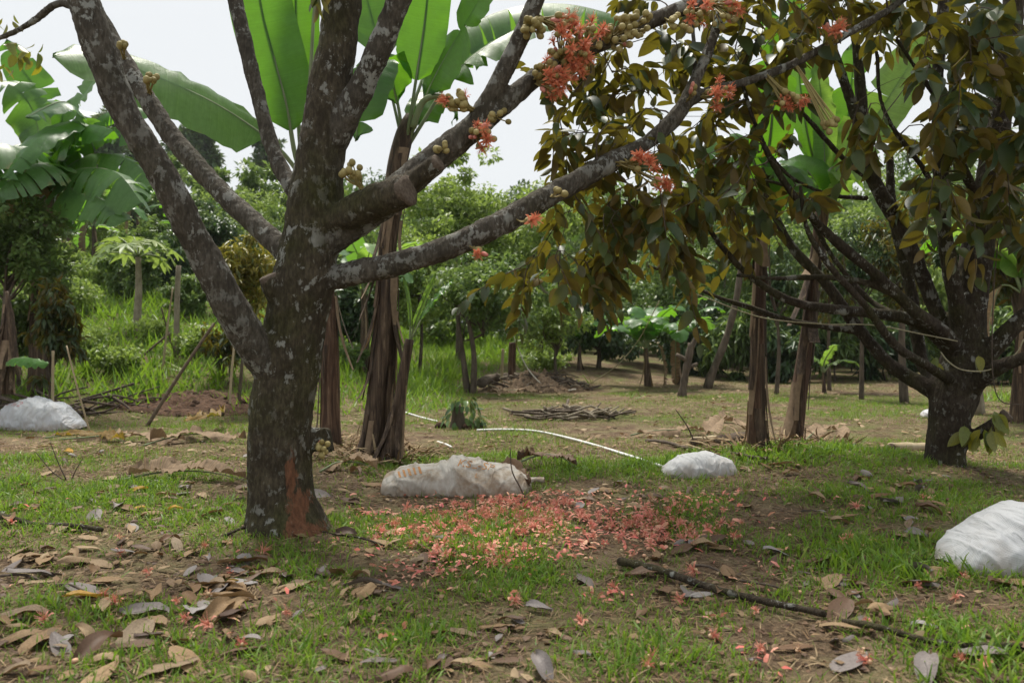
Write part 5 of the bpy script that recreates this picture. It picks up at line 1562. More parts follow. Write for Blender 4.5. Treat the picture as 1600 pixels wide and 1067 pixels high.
stake('pale bamboo stake standing against the left sapling', g_ - [0, 0, .1], P(366, 540, g_[1]), .019, .016)
g_ = gp(84, 610)
stake('pale stake beside the drooping sapling at left', g_ - [0, 0, .1], P(83, 548, g_[1]), .017, .015)
g_ = gd(253, 12.6)
stake('thin bamboo pole leaning slightly on the slope', g_ - [0, 0, .1], P(270, 450, 12.6), .019, .013)
g_ = gp(226, 614)
stake('long dark pole slanting over the red soil heap', g_ - [0, 0, .05], P(335, 505, g_[1] + .3), .024, .018, 'pole_dark', 'slanting_pole', 0)
g_ = gd(200, 13)
stake('thin dark pole slanting on the grassy slope', g_ - [0, 0, .05], P(266, 520, 13.3), .022, .016, 'pole_dark', 'slanting_pole', 0)
g_ = gd(276, 13.4)
stake('thin reddish stick crossing the bamboo pole', g_ - [0, 0, .05], P(252, 480, 13.2), .016, .012, 'pole_dark', 'slanting_pole', 0)
g_ = gp(145, 600)
stake('thin slanting stick right of the drooping sapling', g_ - [0, 0, .05], P(104, 540, g_[1]), .011, .008, 'bamboo', 'slanting_pole', 0)
g_ = gp(784, 604)
stake('pale stake among the stems of the low spreading tree', g_ - [0, 0, .1], P(786, 545, g_[1]), .03, .028)
g_ = gp(800, 598)
stake('reddish post between the low spreading tree and the brush heap', g_ - [0, 0, .1], P(801, 535, g_[1]), .085, .08, 'pseudostem_red', 'post', 0)
g_ = gp(1085, 770)
# fallen boughs
def bough(label, rows, r0, r1, mat='bark_right', lift=.5, n=36):
    pts = np.array([gp(x, y) for x, y in rows])
    s = spline(pts, n)
    rr = np.linspace(r0, r1, n)
    s[:, 2] = ground(s[:, 0], s[:, 1]) + rr * lift + .012 + .010 * np.sin(np.linspace(0, 9, n))
    base = s[0].copy()
    G = Geo()
    G.tube(s - base, rr * (1 + .12 * np.sin(np.arange(n) * 1.9)), 10)
    return obj('fallen_branch', G.mesh('fallen_branch', M[mat]), None, tuple(base), label, 'branch')
bough('dark mossy fallen branch slanting through the foreground grass', [(968, 888), (1010, 900), (1060, 912), (1110, 925), (1160, 940), (1215, 958), (1290, 972)], .0185, .012, lift=1.1)
bough('long thin dark fallen branch at the lower right', [(1318, 985), (1370, 997), (1430, 1008), (1500, 1017), (1560, 1024), (1640, 1030)], .011, .009, lift=1.6)
bough('grey fallen branch entering from the left edge', [(-40, 813), (20, 817), (70, 824), (120, 830), (160, 834)], .020, .013)
bough('thin grey branch curving round the foot of the large trunk', [(350, 842), (390, 828), (430, 824), (480, 828), (540, 842), (600, 858)], .008, .005)
bough('dark thin stick beside the small clean sack', [(1010, 692), (1060, 700), (1110, 706), (1160, 716), (1190, 720)], .016, .012, 'bark_twig')
bough('thin stick in the grass right of the fallen flowers', [(1085, 888), (1130, 900), (1180, 915), (1230, 930)], .006, .004, 'bark_twig')
bough('slim stick lying in the leaf litter at bottom left', [(0, 905), (60, 910), (130, 930)], .006, .004, 'bark_twig')

def upright_twig(label, rows, r):
    pts = np.array([P(x, y, d) for x, y, d in rows])
    pts[0] = gd(rows[0][0], rows[0][2])
    return run('twig', label, 'twig', pts, np.linspace(r, r * .5, 20), 'bark_twig', 20, 5)
dd = gp(815, 782)[1]
upright_twig('bare dark twig standing up before the lettered sack', [(822, 780, dd), (812, 760, dd), (800, 735, dd), (797, 700, dd)], .006)
dd = gp(95, 750)[1]
for k, (rows, w) in enumerate([([(100, 760, dd), (80, 735, dd), (55, 705, dd)], 'leftmost'), ([(104, 762, dd), (92, 725, dd), (78, 690, dd)], 'middle'), ([(112, 758, dd), (118, 735, dd), (130, 715, dd)], 'rightmost')]):
    upright_twig('thin bare twig sticking from the grass at left, %s of three' % w, rows, .005)
dd = gp(1080, 700)[1]
upright_twig('thin twig leaning over the litter left of the right banana clump', [(1088, 705, dd), (1075, 668, dd), (1056, 640, dd)], .008)

# dry fibrous collars round the feet of the banana stems
FT = tmpl([(-.04, 0, 0), (.04, 0, 0), (.03, .5, .12), (-.03, .5, .12), (0, 1, 0)], [(0, 1, 2, 3), (3, 2, 4)])
def collar(parent, c, rad, n, seed, size=(.10, .3)):
    r = np.random.default_rng(seed)
    a = r.uniform(0, 2 * PI, n); q = rad * r.uniform(.5, 1.3, n)
    pos = np.stack([np.cos(a) * q, np.sin(a) * q * .8, np.zeros(n)], 1)
    pos[:, 2] = ground(pos[:, 0] + c[0], pos[:, 1] + c[1]) - c[2] + r.uniform(.0, .12, n) * np.clip(1.4 - q / rad, 0, 1)
    dirs = np.stack([np.cos(a) + r.normal(0, .8, n), np.sin(a) + r.normal(0, .8, n), r.normal(0, .35, n)], 1)
    G = Geo()
    G.inst(FT, frames(dirs, np.array([0, 0, 1.0]) + r.normal(0, .4, (n, 3))) * r.uniform(*size, n)[:, None, None], pos, r.random(n))
    obj('dry_litter', G.mesh('dry_litter', M['straw']), parent, kind='stuff')
# ------------------------------------------------------------------ heaps
def heap(name, label, cat, c, rx, ry, h, seed, mat, rough=.35):
    n = 60
    u = np.linspace(-1, 1, n)
    X, Y = np.meshgrid(u, u, indexing='ij')
    x, y = X.ravel(), Y.ravel()
    rr = np.sqrt(x * x + y * y)
    z = h * np.clip(1 - rr, 0, 1) ** .7
    p = np.stack([x * rx, y * ry, np.zeros(n * n)], 1)
    z = z * (1 + rough * fbm(p * 7, 3, seed)) + np.where(rr < 1, .35 * h * rough * fbm(p * 22, 3, seed + 3), 0)
    gzv = ground(p[:, 0] + c[0], p[:, 1] + c[1]) - c[2]
    z = np.where(rr < 1, z + gzv + .004, gzv - .05)
    V = np.stack([p[:, 0], p[:, 1], z], 1)
    i = (np.arange(n - 1)[:, None] * n + np.arange(n - 1)[None, :]).ravel()
    G = Geo()
    keep = rr[i] < 1.15
    i = i[keep]
    q = np.stack([i, i + n, i + n + 1, i + 1], 1)
    G.v.append(V); G.l.append(q.ravel()); G.s.append(np.full(len(q), 4)); G.m.append(np.zeros(len(q), int)); G.a.append(np.zeros(len(V)))
    root = thing(name, label, cat, c)
    obj('mound', G.mesh('mound', M[mat]), root)
    return root
def clod_t(seed):
    tv, tl, ts = sphere_t(7, 5, 1, .8, .7)
    return (tv * (1 + .25 * vnoise(tv * 2.5, seed)[:, None]), tl, ts)
c = gp(300, 632)
hp = heap('soil_heap', 'heap of red brown dug soil behind the thick left limb', 'soil heap', c, 1.15, .55, .13, 1, 'clod', .8)
cm = [t_mesh(clod_t(s), 'clod', M['clod']) for s in range(4)]
for k in range(90):
    a = random.uniform(0, 2 * PI); q = math.sqrt(random.random())
    x, y = math.cos(a) * q * 1.15, math.sin(a) * q * .55
    o = obj('clod', cm[k % 4], hp, (x, y, gz(c[0] + x, c[1] + y) - c[2] + .11 * (1 - q)))
    o.scale = (random.uniform(.025, .065),) * 3
    o.rotation_euler = (random.uniform(0, 6), random.uniform(0, 6), random.uniform(0, 6))
c = gp(845, 606)
bh = heap('brush_heap', 'heap of dry leaves and brush behind the low spreading tree', 'brush heap', c, .95, .8, .30, 2, 'litter_heap', .9)
def stick_mesh(seed):
    r = np.random.default_rng(seed)
    pts = np.array([[-.5, 0, 0], [-.15, r.normal(0, .05), r.normal(0, .04)], [.2, r.normal(0, .06), r.normal(0, .04)], [.5, r.normal(0, .05), 0]])
    G = Geo(); G.tube(spline(pts, 7), np.linspace(.024, .012, 7), 6)
    return G
SM = {m: [stick_mesh(s).mesh('stick', M[m]) for s in range(4)] for m in ('bark_twig', 'bark_far', 'bark_pale')}
def sticks(root, c, rx, ry, h, n, seed, length=(.4, .9), mat='bark_twig', bias=0.0):
    r = random.Random(seed)
    for k in range(n):
        a = r.uniform(0, 2 * PI); q = math.sqrt(r.random())
        x, y = math.cos(a) * q * rx, math.sin(a) * q * ry
        o = obj('stick', SM[mat][k % 4], root, (x, y, gz(c[0] + x, c[1] + y) - c[2] + .02 + h * (1 - q) * r.uniform(.3, 1.1)))
        s = r.uniform(*length)
        o.scale = (s, .8, .8)
        o.rotation_euler = (r.uniform(0, 6), r.uniform(-.35, .35), r.uniform(-.7, .7) if r.random() < .7 else r.uniform(0, 6))
sticks(bh, c, .95, .7, .34, 80, 5, (.4, .9), 'bark_twig')
sticks(bh, c, 1.0, .7, .33, 60, 6, (.3, .6), 'bark_pale')
collar(bh, c, .8, 420, 9, (.1, .28))
c = gp(893, 654)
sp_ = thing('stick_pile', 'flat pile of cut grey sticks on the bare grass in the centre', 'stick pile', c)
sticks(sp_, c, .55, .32, .13, 26, 7, (.4, .95), 'bark_far')
sticks(sp_, c, .55, .32, .13, 24, 17, (.3, .8), 'bark_pale')
c = gp(110, 640)
sp_ = thing('stick_pile', 'low pile of cut branches behind the humped sack at left', 'stick pile', c)
sticks(sp_, c, 1.0, .5, .10, 34, 8, (.7, 1.4), 'bark_twig')
c = gp(1030, 612)
# log behind the low spreading tree
bough('curved dark log at the foot of the low spreading tree', [(752, 612), (768, 603), (800, 597), (850, 598), (880, 604)], .10, .07, 'bark_far', 1.6)
bough('low crossed branches in the grass left of the low spreading tree', [(690, 598), (705, 604), (725, 610), (745, 612)], .03, .02, 'bark_twig', 1.5)
# stump wrapped in creeper
c = gp(716, 668)
st = thing('stump', 'short stump overgrown with dark creeper leaves in the clearing', 'stump', c)
G = Geo(); s = spline(np.array([[0, 0, -.05, .12], [.0, 0, .10, .08], [-.02, 0, .27, .05]]), 8); G.tube(s[:, :3], s[:, 3], 12); obj('trunk', G.mesh('trunk', M['bark_far']), st)
r_ = np.random.default_rng(3)
mm_ = [t_mesh(t, 'leaf', M['leaf_gloss']) for t in DUR_T[:3]]
for k in range(95):
    a = r_.uniform(-PI, PI); h = r_.uniform(.02, .36)
    rad = .05 + .17 * (1 - h / .36) + r_.uniform(0, .07)
    p = np.array([math.cos(a) * rad + .06, math.sin(a) * rad, h])
    fr = frames(np.array([[math.cos(a) * .5, math.sin(a) * .5, -.7]]) + r_.normal(0, .3, (1, 3)), np.array([[math.cos(a), math.sin(a), .6]]))[0]
    o = obj('leaf', mm_[k % 3], st)
    mt = np.eye(4); mt[:3, :3] = fr * r_.uniform(.08, .14); mt[:3, 3] = p
    o.matrix_basis = Matrix(mt.tolist())
tv = clod_t(9)
for k, (dx, dy, s) in enumerate([(.20, -.05, .09), (.12, -.12, .07), (-.2, -.05, .07)]):
    o = obj('clod', cm[k], st, (dx, dy, .02)); o.scale = (s,) * 3

# ------------------------------------------------------------------ dry banana leaves and cut stems on the ground
def ground_leaf(label, rows, hw, mat, seed, tears=3, lift=.03, name='dry_banana_leaf', arch=.05, group=None):
    pts = np.array([gp(x, y) for x, y in rows])
    n = 8
    s = spline(pts, n)
    s[:, 2] = ground(s[:, 0], s[:, 1]) + lift + arch * np.sin(np.linspace(0, PI, n))
    base = s[0].copy()
    root = thing(name, label, 'dry leaf', base, group)
    banana_leaf(root, base, s, hw * .55, (0, -.35, 1), -.15, tears, seed, mat, .08, .10, .009, name='blade', rows=30, crumple=.10)
GLv = 'dry banana leaves on the ground'
ground_leaf('long dry banana leaf in the row left of the large trunk', [(95, 690), (160, 690), (230, 692), (290, 694)], .13, 'dry_banana', 61, group=GLv)
ground_leaf('yellowing banana leaf in the row behind the left twigs', [(70, 688), (110, 688), (160, 690), (195, 695)], .08, 'banana_aging', 62, group=GLv)
ground_leaf('dry reddish banana leaf close to the large trunk', [(225, 700), (280, 692), (330, 690), (385, 694)], .12, 'dry_banana', 63, group=GLv)
ground_leaf('pale ribbed dry banana leaf at the left of the trunk foot', [(185, 757), (240, 752), (300, 752), (385, 757)], .15, 'dry_banana', 64, 12, group=GLv)
ground_leaf('dark dry banana leaf behind the right end of the lettered sack', [(800, 735), (835, 730), (870, 730), (902, 738)], .09, 'dead_brown', 65, group=GLv, arch=.07)
ground_leaf('curled green and yellow banana leaf on the red soil heap', [(290, 612), (310, 605), (330, 606), (350, 610)], .12, 'banana_aging', 66, 2, .18, group=GLv)
ground_leaf('dry banana leaf left of the straight banana stem', [(985, 684), (1030, 682), (1070, 682), (1110, 678)], .12, 'dry_banana', 67, group=GLv)
ground_leaf('crumpled dry banana leaf at the foot of the straight banana stem', [(1100, 690), (1125, 680), (1150, 676), (1170, 684)], .16, 'dry_banana', 68, group=GLv, arch=.10)
ground_leaf('dry banana leaf right of the leaning banana stem', [(1255, 695), (1280, 688), (1305, 688), (1325, 694)], .15, 'dry_banana', 69, group=GLv, arch=.08)
ground_leaf('pale dry banana leaf under the low spreading tree', [(758, 618), (780, 616), (810, 615), (840, 617)], .16, 'dry_banana', 70, group=GLv)
ground_leaf('dry leaf in front of the shaggy banana stems', [(500, 742), (530, 735), (560, 738), (590, 745)], .10, 'dry_banana', 71, group=GLv)
ground_leaf('dark crumpled dry leaf at the right end of the lettered sack', [(768, 772), (785, 764), (805, 762), (828, 770)], .09, 'dead_brown', 72, 4, .03, group=GLv, arch=.06)
def stem_piece(label, a, b, r, mat, seed):
    pa, pb = gp(*a), gp(*b)
    base = (pa + pb) / 2
    pts = spline(np.array([pa + [0, 0, r * .8], base + [0, 0, r * .85], pb + [0, 0, r * .8]]), 10)
    G = Geo(); G.tube(pts - base, r * (1 + .08 * np.sin(np.arange(10) * 1.3 + seed)), 14, flat=.8)
    root = thing('cut_stem', label, 'cut stem', base)
    obj('stem', G.mesh('stem', M[mat]), root)
    for e, q in ((pts[0], pts[1]), (pts[-1], pts[-2])):
        t = nrm(e - q)
        G = Geo(); G.tube(np.array([e + t * .001, e + t * .006]) - base, [r * .85, r * .8], 14, flat=.8)
        obj('cut_end', G.mesh('cut_end', M['cut_wood']), root)
stem_piece('pale cut banana stem lying left of the straight banana stem', (1085, 697), (1135, 693), .05, 'bamboo', 1)
stem_piece('brown cut banana stem against the straight banana stem', (1128, 700), (1175, 690), .07, 'pseudostem', 2)
stem_piece('cut banana stem with tan side lying left of the right trunk', (1393, 706), (1450, 706), .05, 'bamboo', 3)

collar(t2, b2, .42, 260, 1); collar(t1, b1, .4, 160, 2); collar(t4, b4, .4, 220, 3); collar(t5, b5, .42, 260, 4); collar(t3, b3, .25, 90, 5)

# ------------------------------------------------------------------ fallen leaves
def dead_leaf_mesh(seed, width=.38, arch=.25, cross=.2, mat='dead_tan', twist=.2):
    r = random.Random(seed)
    rows, cols = 9, 5
    V = []
    for i in range(rows):
        t = i / (rows - 1)
        w = .5 * width * (math.sin(PI * min(1, max(0, t * .94 + .03) ** .8)) ** .7)
        z0 = arch * (math.sin(PI * t) + .35 * math.sin(2 * PI * t + seed)) * .5
        tw = twist * (t - .5)
        for j in range(cols):
            q = (j - 2) / 2
            x = q * w
            z = z0 + cross * width * (abs(q) ** 1.6) * (1 if seed % 3 else -1) * .6 + .012 * math.sin(5.3 * t * 3 + q * 2 + seed) + abs(q) * .018 * r.uniform(-1, 1)
            V.append((x * math.cos(tw) - z * math.sin(tw) * .3, t - .5, z + x * math.sin(tw)))
    Fc = [(i * cols + j, i * cols + j + 1, (i + 1) * cols + j + 1, (i + 1) * cols + j) for i in range(rows - 1) for j in range(cols - 1)]
    G = Geo()
    G.add(V, Fc)
    G.tube(np.array([(0, -.58, V[2][2] + .01), (0, -.5, V[2][2] + .002), V[rows // 2 * cols + 2], V[(rows - 1) * cols + 2]]) + np.array([0, 0, .003]), [.008, .009, .006, .002], 4)
    me = G.mesh('fallen_leaf', M[mat])
    zz = np.array(V)[:, 2]
    return me, float(zz.min())
DL = {}
for mt in ('dead_tan', 'dead_grey', 'dead_brown', 'dead_yellow'):
    DL[mt] = [dead_leaf_mesh(s, .36 + .05 * (s % 3), (.10, .28, .42, .18, .34)[s % 5], (.25, .5, .35, .15, .7)[s % 5], mt, (.2, .8, -.6, .1, 1.2)[s % 5]) for s in range(10)]

LZ = [ # x0, x1, y0, y1, count, tan/grey/brown/yellow weights, where
 (0, 400, 880, 1067, 58, (.68, .17, .14, .01), 'in the lower left foreground'),
 (0, 385, 800, 885, 54, (.62, .2, .17, .01), 'left of the foot of the large trunk'),
 (0, 385, 750, 800, 44, (.5, .25, .2, .05), 'in the strip of litter behind the left branch'),
 (380, 720, 830, 960, 40, (.6, .2, .2, 0), 'before the large trunk'),
 (400, 900, 950, 1067, 34, (.45, .25, .30, 0), 'at the bottom centre'),
 (850, 1300, 755, 810, 26, (.4, .2, .4, 0), 'behind the bed of fallen flowers'),
 (1270, 1470, 750, 850, 40, (.55, .25, .2, 0), 'in the drift of leaves before the right tree'),
 (900, 1300, 840, 1060, 36, (.45, .25, .3, 0), 'near the mossy fallen branch'),
 (1290, 1600, 860, 1067, 36, (.45, .3, .25, 0), 'below the sack at the right edge'),
 (480, 640, 700, 790, 14, (.4, .2, .4, 0), 'beside the banana stems behind the trunk'),
 (100, 380, 672, 715, 22, (.45, .2, .25, .1), 'in the row of banana trash at left'),
 (1180, 1560, 700, 760, 22, (.5, .3, .2, 0), 'on the grass around the right tree'),
]
lr = random.Random(21)
cname = {'dead_tan': 'tan', 'dead_grey': 'grey', 'dead_brown': 'dark brown', 'dead_yellow': 'yellow'}
items = []
for (x0, x1, y0, y1, n, wts, where) in LZ:
    for k in range(int(n * 1.3)):
        px, py = lr.uniform(x0, x1), lr.uniform(y0, y1)
        if k > n * .85 and items:
            # leaves drift together: near one already lying there
            q = items[-lr.randint(1, min(10, len(items)))]
            px, py = q[0] + lr.gauss(0, 30), min(q[1] + lr.gauss(0, 13), 1066)
            py = max(py, y0)
        c = gp(px, py)
        mt = lr.choices(list(cname), wts)[0]
        vi = lr.randrange(10)
        L = (.055 + .115 * lr.random() ** 1.25) * (1.08 if py > 900 else 1.0)
        if 400 < px < 1300 and py > 940:
            L *= .75
        if px < 400 and py > 860:
            L *= 1.12
        rot = (lr.gauss(0, .2), lr.gauss(0, .22), lr.uniform(0, 2 * PI))
        sc = (L * lr.uniform(.85, 1.15), L, L * lr.uniform(.3, .85))
        items.append((px, py, L / c[1], c, mt, vi, L, rot, sc, where))
items.sort(key=lambda q: -q[2])
for (px, py, _, c, mt, vi, L, rot, sc, where) in items[:299]:
    me, zmin = DL[mt][vi]
    zx = [z for z in LZ if z[6] == where][0]
    sd_ = (', left side', ', middle', ', right side')[min(2, max(0, int(3 * (px - zx[0]) / (zx[1] - zx[0]))))]
    lab_ = '%s %s %s dry leaf lying %s' % ('small' if L < .10 else 'large' if L > .145 else 'medium', ('flat', 'arched', 'curled', 'bent', 'twisted')[vi % 5], cname[mt], where)
    if len(lab_.split()) <= 14:
        lab_ += sd_
    o = obj('fallen_leaf', me, None, (c[0], c[1], c[2] + .012 - zmin * L * .5), lab_, 'leaf', 'fallen leaves')
    o.rotation_euler = rot
    o.scale = sc
G = Geo()
lmats = list(cname)
for (px, py, _, c, mt, vi, L, rot, sc, where) in items[299:]:
    me, zmin = DL[mt][vi]
    V = np.array([v.co for v in me.vertices])
    R3 = np.array((Matrix.Rotation(rot[2], 3, 'Z') @ Matrix.Rotation(rot[1], 3, 'Y') @ Matrix.Rotation(rot[0], 3, 'X')))
    G.add((V * np.array(sc)) @ R3.T + c + np.array([0, 0, .012 - zmin * L * .5]), [tuple(p.vertices) for p in me.polygons], lmats.index(mt), lr.random())
obj('leaf_litter', G.mesh('leaf_litter', [M[m] for m in lmats]), label='smaller dry leaves strewn beyond the nearest ones', cat='leaves', kind='stuff')
# the dark leaf lying over the lettered sack
c = gp(741, 760)
me, zmin = DL['dead_brown'][0]
o = obj('fallen_leaf', me, None, (c[0] + .0, c[1] - .12, c[2] + .10), 'single dark brown leaf leaning on the lettered sack', 'leaf', 'fallen leaves')
o.rotation_euler = (-.95, .1, .45); o.scale = (.17, .19, .12)

# ------------------------------------------------------------------ fallen flowers
fr_ = random.Random(5)
nfl = 0
FZ = [(700, 960, 775, 850, 110, 'in the thick of the pink flower bed'), (560, 800, 790, 880, 45, 'at the left of the pink flower bed'), (900, 1180, 790, 870, 75, 'at the right of the pink flower bed'),
      (660, 830, 850, 900, 16, 'at the near edge of the pink flower bed'), (1180, 1560, 770, 1060, 18, 'scattered over the grass at the right'), (0, 560, 780, 1040, 18, 'scattered among the leaf litter at left'), (800, 1150, 880, 1060, 9, 'scattered near the fallen branch')]
GFM = [flower_mesh(30 + s, 30, o_, ('petal_fallen', 'petal_pale')) for s, o_ in ((0, 1.2), (1, .7), (2, 1.0))] + [flower_mesh(40, 6, .6, ('petal_pale', 'petal_pale'))]
for (x0, x1, y0, y1, n, where) in FZ:
    for k in range(n):
        if n > 40:
            px = fr_.triangular(x0, x1); py = fr_.triangular(y0, y1)
        else:
            px, py = fr_.uniform(x0, x1), fr_.uniform(y0, y1)
        c = gp(px, py)
        j = fr_.choices(range(4), (3, 3, 3, 1.6))[0]
        side_ = (', left side', ', middle', ', right side')[min(2, int(3 * (px - x0) / (x1 - x0)))] if n > 20 else ''
        o = obj('fallen_flower', GFM[j], None, None, '%s %s flower fallen %s' % (('wide open', 'half closed', 'open', 'faded bud-like')[j], 'cream' if j == 3 else 'coral pink', where) + side_, 'flower', 'fallen flowers')
        s = fr_.uniform(.030, .058)
        o.scale = (s, s, s * .8)
        o.rotation_euler = (fr_.uniform(-1.5, 1.5), fr_.uniform(-1.5, 1.5), fr_.uniform(0, 6.28))
        o.location = (c[0], c[1], c[2] + .02)
# loose petals and stamens nobody could count
def scatter_px(x0, x1, y0, y1, n, r, tri=False):
    """ground points under a part of the picture, spread evenly over the ground"""
    da = F / (y1 - CY); db = F / (y0 - CY)
    u = r.random(n)
    d = np.sqrt(da * da + u * (db * db - da * da))
    x = (r.triangular(x0, (x0 + x1) / 2, x1, n) if tri else r.uniform(x0, x1, n))
    X = (x - CX) / F * d
    return np.stack([X, d, ground(X, d)], 1)
pr_ = np.random.default_rng(9)
G = Geo()
PT = tmpl([(-.12, 0, 0), (.12, 0, 0), (.22, .5, .12), (-.22, .5, .12), (.1, 1, 0), (-.1, 1, 0)], [(0, 1, 2, 3), (3, 2, 4, 5)])
for (a, n, tri) in (((620, 1010, 770, 865), 1000, True), ((880, 1180, 785, 865), 480, True), ((540, 800, 790, 890), 300, True), ((540, 1250, 770, 950), 260, False), ((0, 1600, 770, 1067), 160, False)):
    p = scatter_px(*a, n, pr_, tri)
    hub = pr_.integers(0, max(2, n // 9), n)
    p = np.where((pr_.random(n) < .7)[:, None], p[hub] + pr_.normal(0, .045, (n, 3)), p)
    p[:, 2] = ground(p[:, 0], p[:, 1]) + pr_.uniform(.004, .035, n)
    dirs = pr_.normal(0, 1, (n, 3)) * np.array([1, 1, .35])
    G.inst(PT, frames(dirs, np.array([0, 0, 1.0]) + pr_.normal(0, .4, (n, 3))) * pr_.uniform(.016, .046, n)[:, None, None], p, pr_.random(n), 0)
    k = n // 12
    p = scatter_px(*a, k, pr_, tri); p[:, 2] += .012
    G.inst(sphere_t(6, 4, .5, .5, .35), np.eye(3)[None] * pr_.uniform(.012, .024, k)[:, None, None], p, pr_.random(k), 1)
obj('fallen_petals', G.mesh('fallen_petals', [M['petal_fallen'], M['petal_pale']]), label='carpet of loose pink petals and stamens under the bough', cat='petals', kind='stuff')

# ------------------------------------------------------------------ grass, straw and crumbs
def blade_t(h=1.0, w=.07, bend=.5):
    return tmpl([(-w / 2, 0, 0), (w / 2, 0, 0), (w * .48, bend * .25, h * .42), (-w * .48, bend * .25, h * .42), (w * .3, bend * .62, h * .75), (-w * .3, bend * .62, h * .75), (0, bend * 1.1, h * .9)],
                [(0, 1, 2, 3), (3, 2, 4, 5), (5, 4, 6)])
BL = [blade_t(1, .085, .35), blade_t(.9, .10, .7), blade_t(.65, .11, 1.0)]
BF = [tmpl([(-.05, 0, 0), (.05, 0, 0), (0, .45, .9)], [(0, 1, 2)]), tmpl([(-.06, 0, 0), (.06, 0, 0), (0, .8, .7)], [(0, 1, 2)])]
def yaw_frames(n, r, tilt=.25):
    a = r.uniform(0, 2 * PI, n)
    d = np.stack([np.cos(a), np.sin(a), r.normal(0, tilt, n)], 1)
    u = np.array([0, 0, 1.0]) + r.normal(0, tilt, (n, 3))
    return frames(d, u)

def grass_zone(name, label, ntuft, per, ymin, ymax, size, seed, mat, templates, patch, thresh, xk=1.05, spread=.035, extra=None, wfun=None):
    r = np.random.default_rng(seed)
    d = np.sqrt(r.uniform(ymin ** 2, ymax ** 2, ntuft))
    x = r.uniform(-xk, xk, ntuft) * d + r.uniform(-.5, .5, ntuft)
    p = np.stack([x, d, np.zeros(ntuft)], 1)
    m = fbm(p * patch, 3, 77) * .5 + .5 + r.normal(0, .05, ntuft)
    if wfun is not None:
        m = m + wfun(x, d)
    p = p[m > thresh]; m = m[m > thresh]
    if extra is not None:
        p = np.vstack([p, extra(r)]); m = np.concatenate([m, np.full(len(p) - len(m), thresh + .15)])
    n = len(p)
    k = np.repeat(np.arange(n), per)
    N_ = len(k)
    q = p[k] + np.concatenate([r.normal(0, spread, (N_, 2)), np.zeros((N_, 1))], 1)
    q[:, 2] = ground(q[:, 0], q[:, 1]) - .004
    sz = r.uniform(size[0], size[1], N_) * r.uniform(.6, 1.3, n)[k] * np.clip(.7 + (m[k] - thresh) * 2.0, .6, 1.5)
    tv = r.random(n)[k] * .5 + r.random(N_) * .5
    fr = yaw_frames(N_, r) * sz[:, None, None]
    G = Geo()
    h = r.integers(0, len(templates), N_)
    for i, t in enumerate(templates):
        s = h == i
        G.inst(t, fr[s], q[s], tv[s])
    obj(name, G.mesh(name, M[mat]), label=label, cat='grass', kind='stuff')

def px_of(x, d):
    return CX + x / d * F, CY + F / d

def near_w(x, d):
    px, py = px_of(x, d)
    w = np.zeros_like(x)
    def blob(cx, cy, sx, sy, a):
        return a * np.exp(-((px - cx) / sx) ** 2 - ((py - cy) / sy) ** 2)
    w += blob(1330, 870, 170, 60, .30) + blob(1480, 930, 160, 50, .22) + blob(120, 760, 180, 30, .25) + blob(60, 960, 70, 80, .25) + blob(950, 740, 170, 18, .40) + blob(700, 850, 160, 50, .14)
    w += blob(1280, 735, 120, 20, .35) + blob(650, 950, 120, 60, .12) + blob(1000, 1000, 120, 60, .10) + blob(560, 800, 60, 30, .25) + blob(1500, 790, 150, 20, .2)
    w -= blob(950, 980, 90, 40, .10) + blob(820, 820, 120, 30, .08) + blob(1200, 1000, 120, 50, .12) + blob(230, 900, 160, 50, .10)
    return w
grass_zone('grass', 'short bright green grass tufts in the foreground', 28500, 6, 1.9, 6.8, (.030, .066), 1, 'grass', BL, 2.0, .53, wfun=near_w)
grass_zone('grass', 'sparse thin grass between the fallen leaves', 6500, 3, 1.9, 6.8, (.025, .055), 2, 'grass', BL, 1.9, .40, spread=.03)
def mid_w(x, d):
    px, py = px_of(x, d)
    w = np.zeros_like(x)
    def blob(cx, cy, sx, sy, a):
        return a * np.exp(-((px - cx) / sx) ** 2 - ((py - cy) / sy) ** 2)
    w += blob(200, 690, 200, 40, .12) + blob(1350, 640, 120, 12, .35) + blob(640, 650, 60, 40, .15) + blob(560, 600, 60, 60, .2) + blob(300, 665, 120, 20, .15)
    w -= blob(1250, 670, 200, 20, .12) + blob(880, 665, 180, 20, .10) + blob(690, 670, 60, 20, .2)
    return w
grass_zone('grass', 'mown grass of the clearing behind the large tree', 46000, 5, 6.5, 16, (.025, .06), 3, 'grass', BF, .9, .465, spread=.06, wfun=mid_w)
grass_zone('dry_grass', 'dull half dry mown grass of the clearing', 34000, 4, 6.0, 22, (.03, .06), 4, 'grass_dull', BF, .9, .36, spread=.07)
def hill_w(x, d):
    return .5 * sstep(-x / d, -.02, .12) - .35
grass_zone('tall_grass', 'taller green grass and weeds covering the left slope', 19000, 7, 11.0, 30, (.12, .30), 5, 'grass', BF, .35, .46, spread=.10, wfun=hill_w)
def centre_w(x, d):
    px, _ = px_of(x, d)
    return .5 * np.exp(-((px - 690) / 130) ** 2) + .25 * np.exp(-((px - 860) / 70) ** 2) - .4
grass_zone('tall_grass', 'bright tall grass behind the low spreading tree', 7000, 7, 17.5, 30, (.2, .45), 6, 'grass', BF, .3, .50, spread=.12, wfun=centre_w)

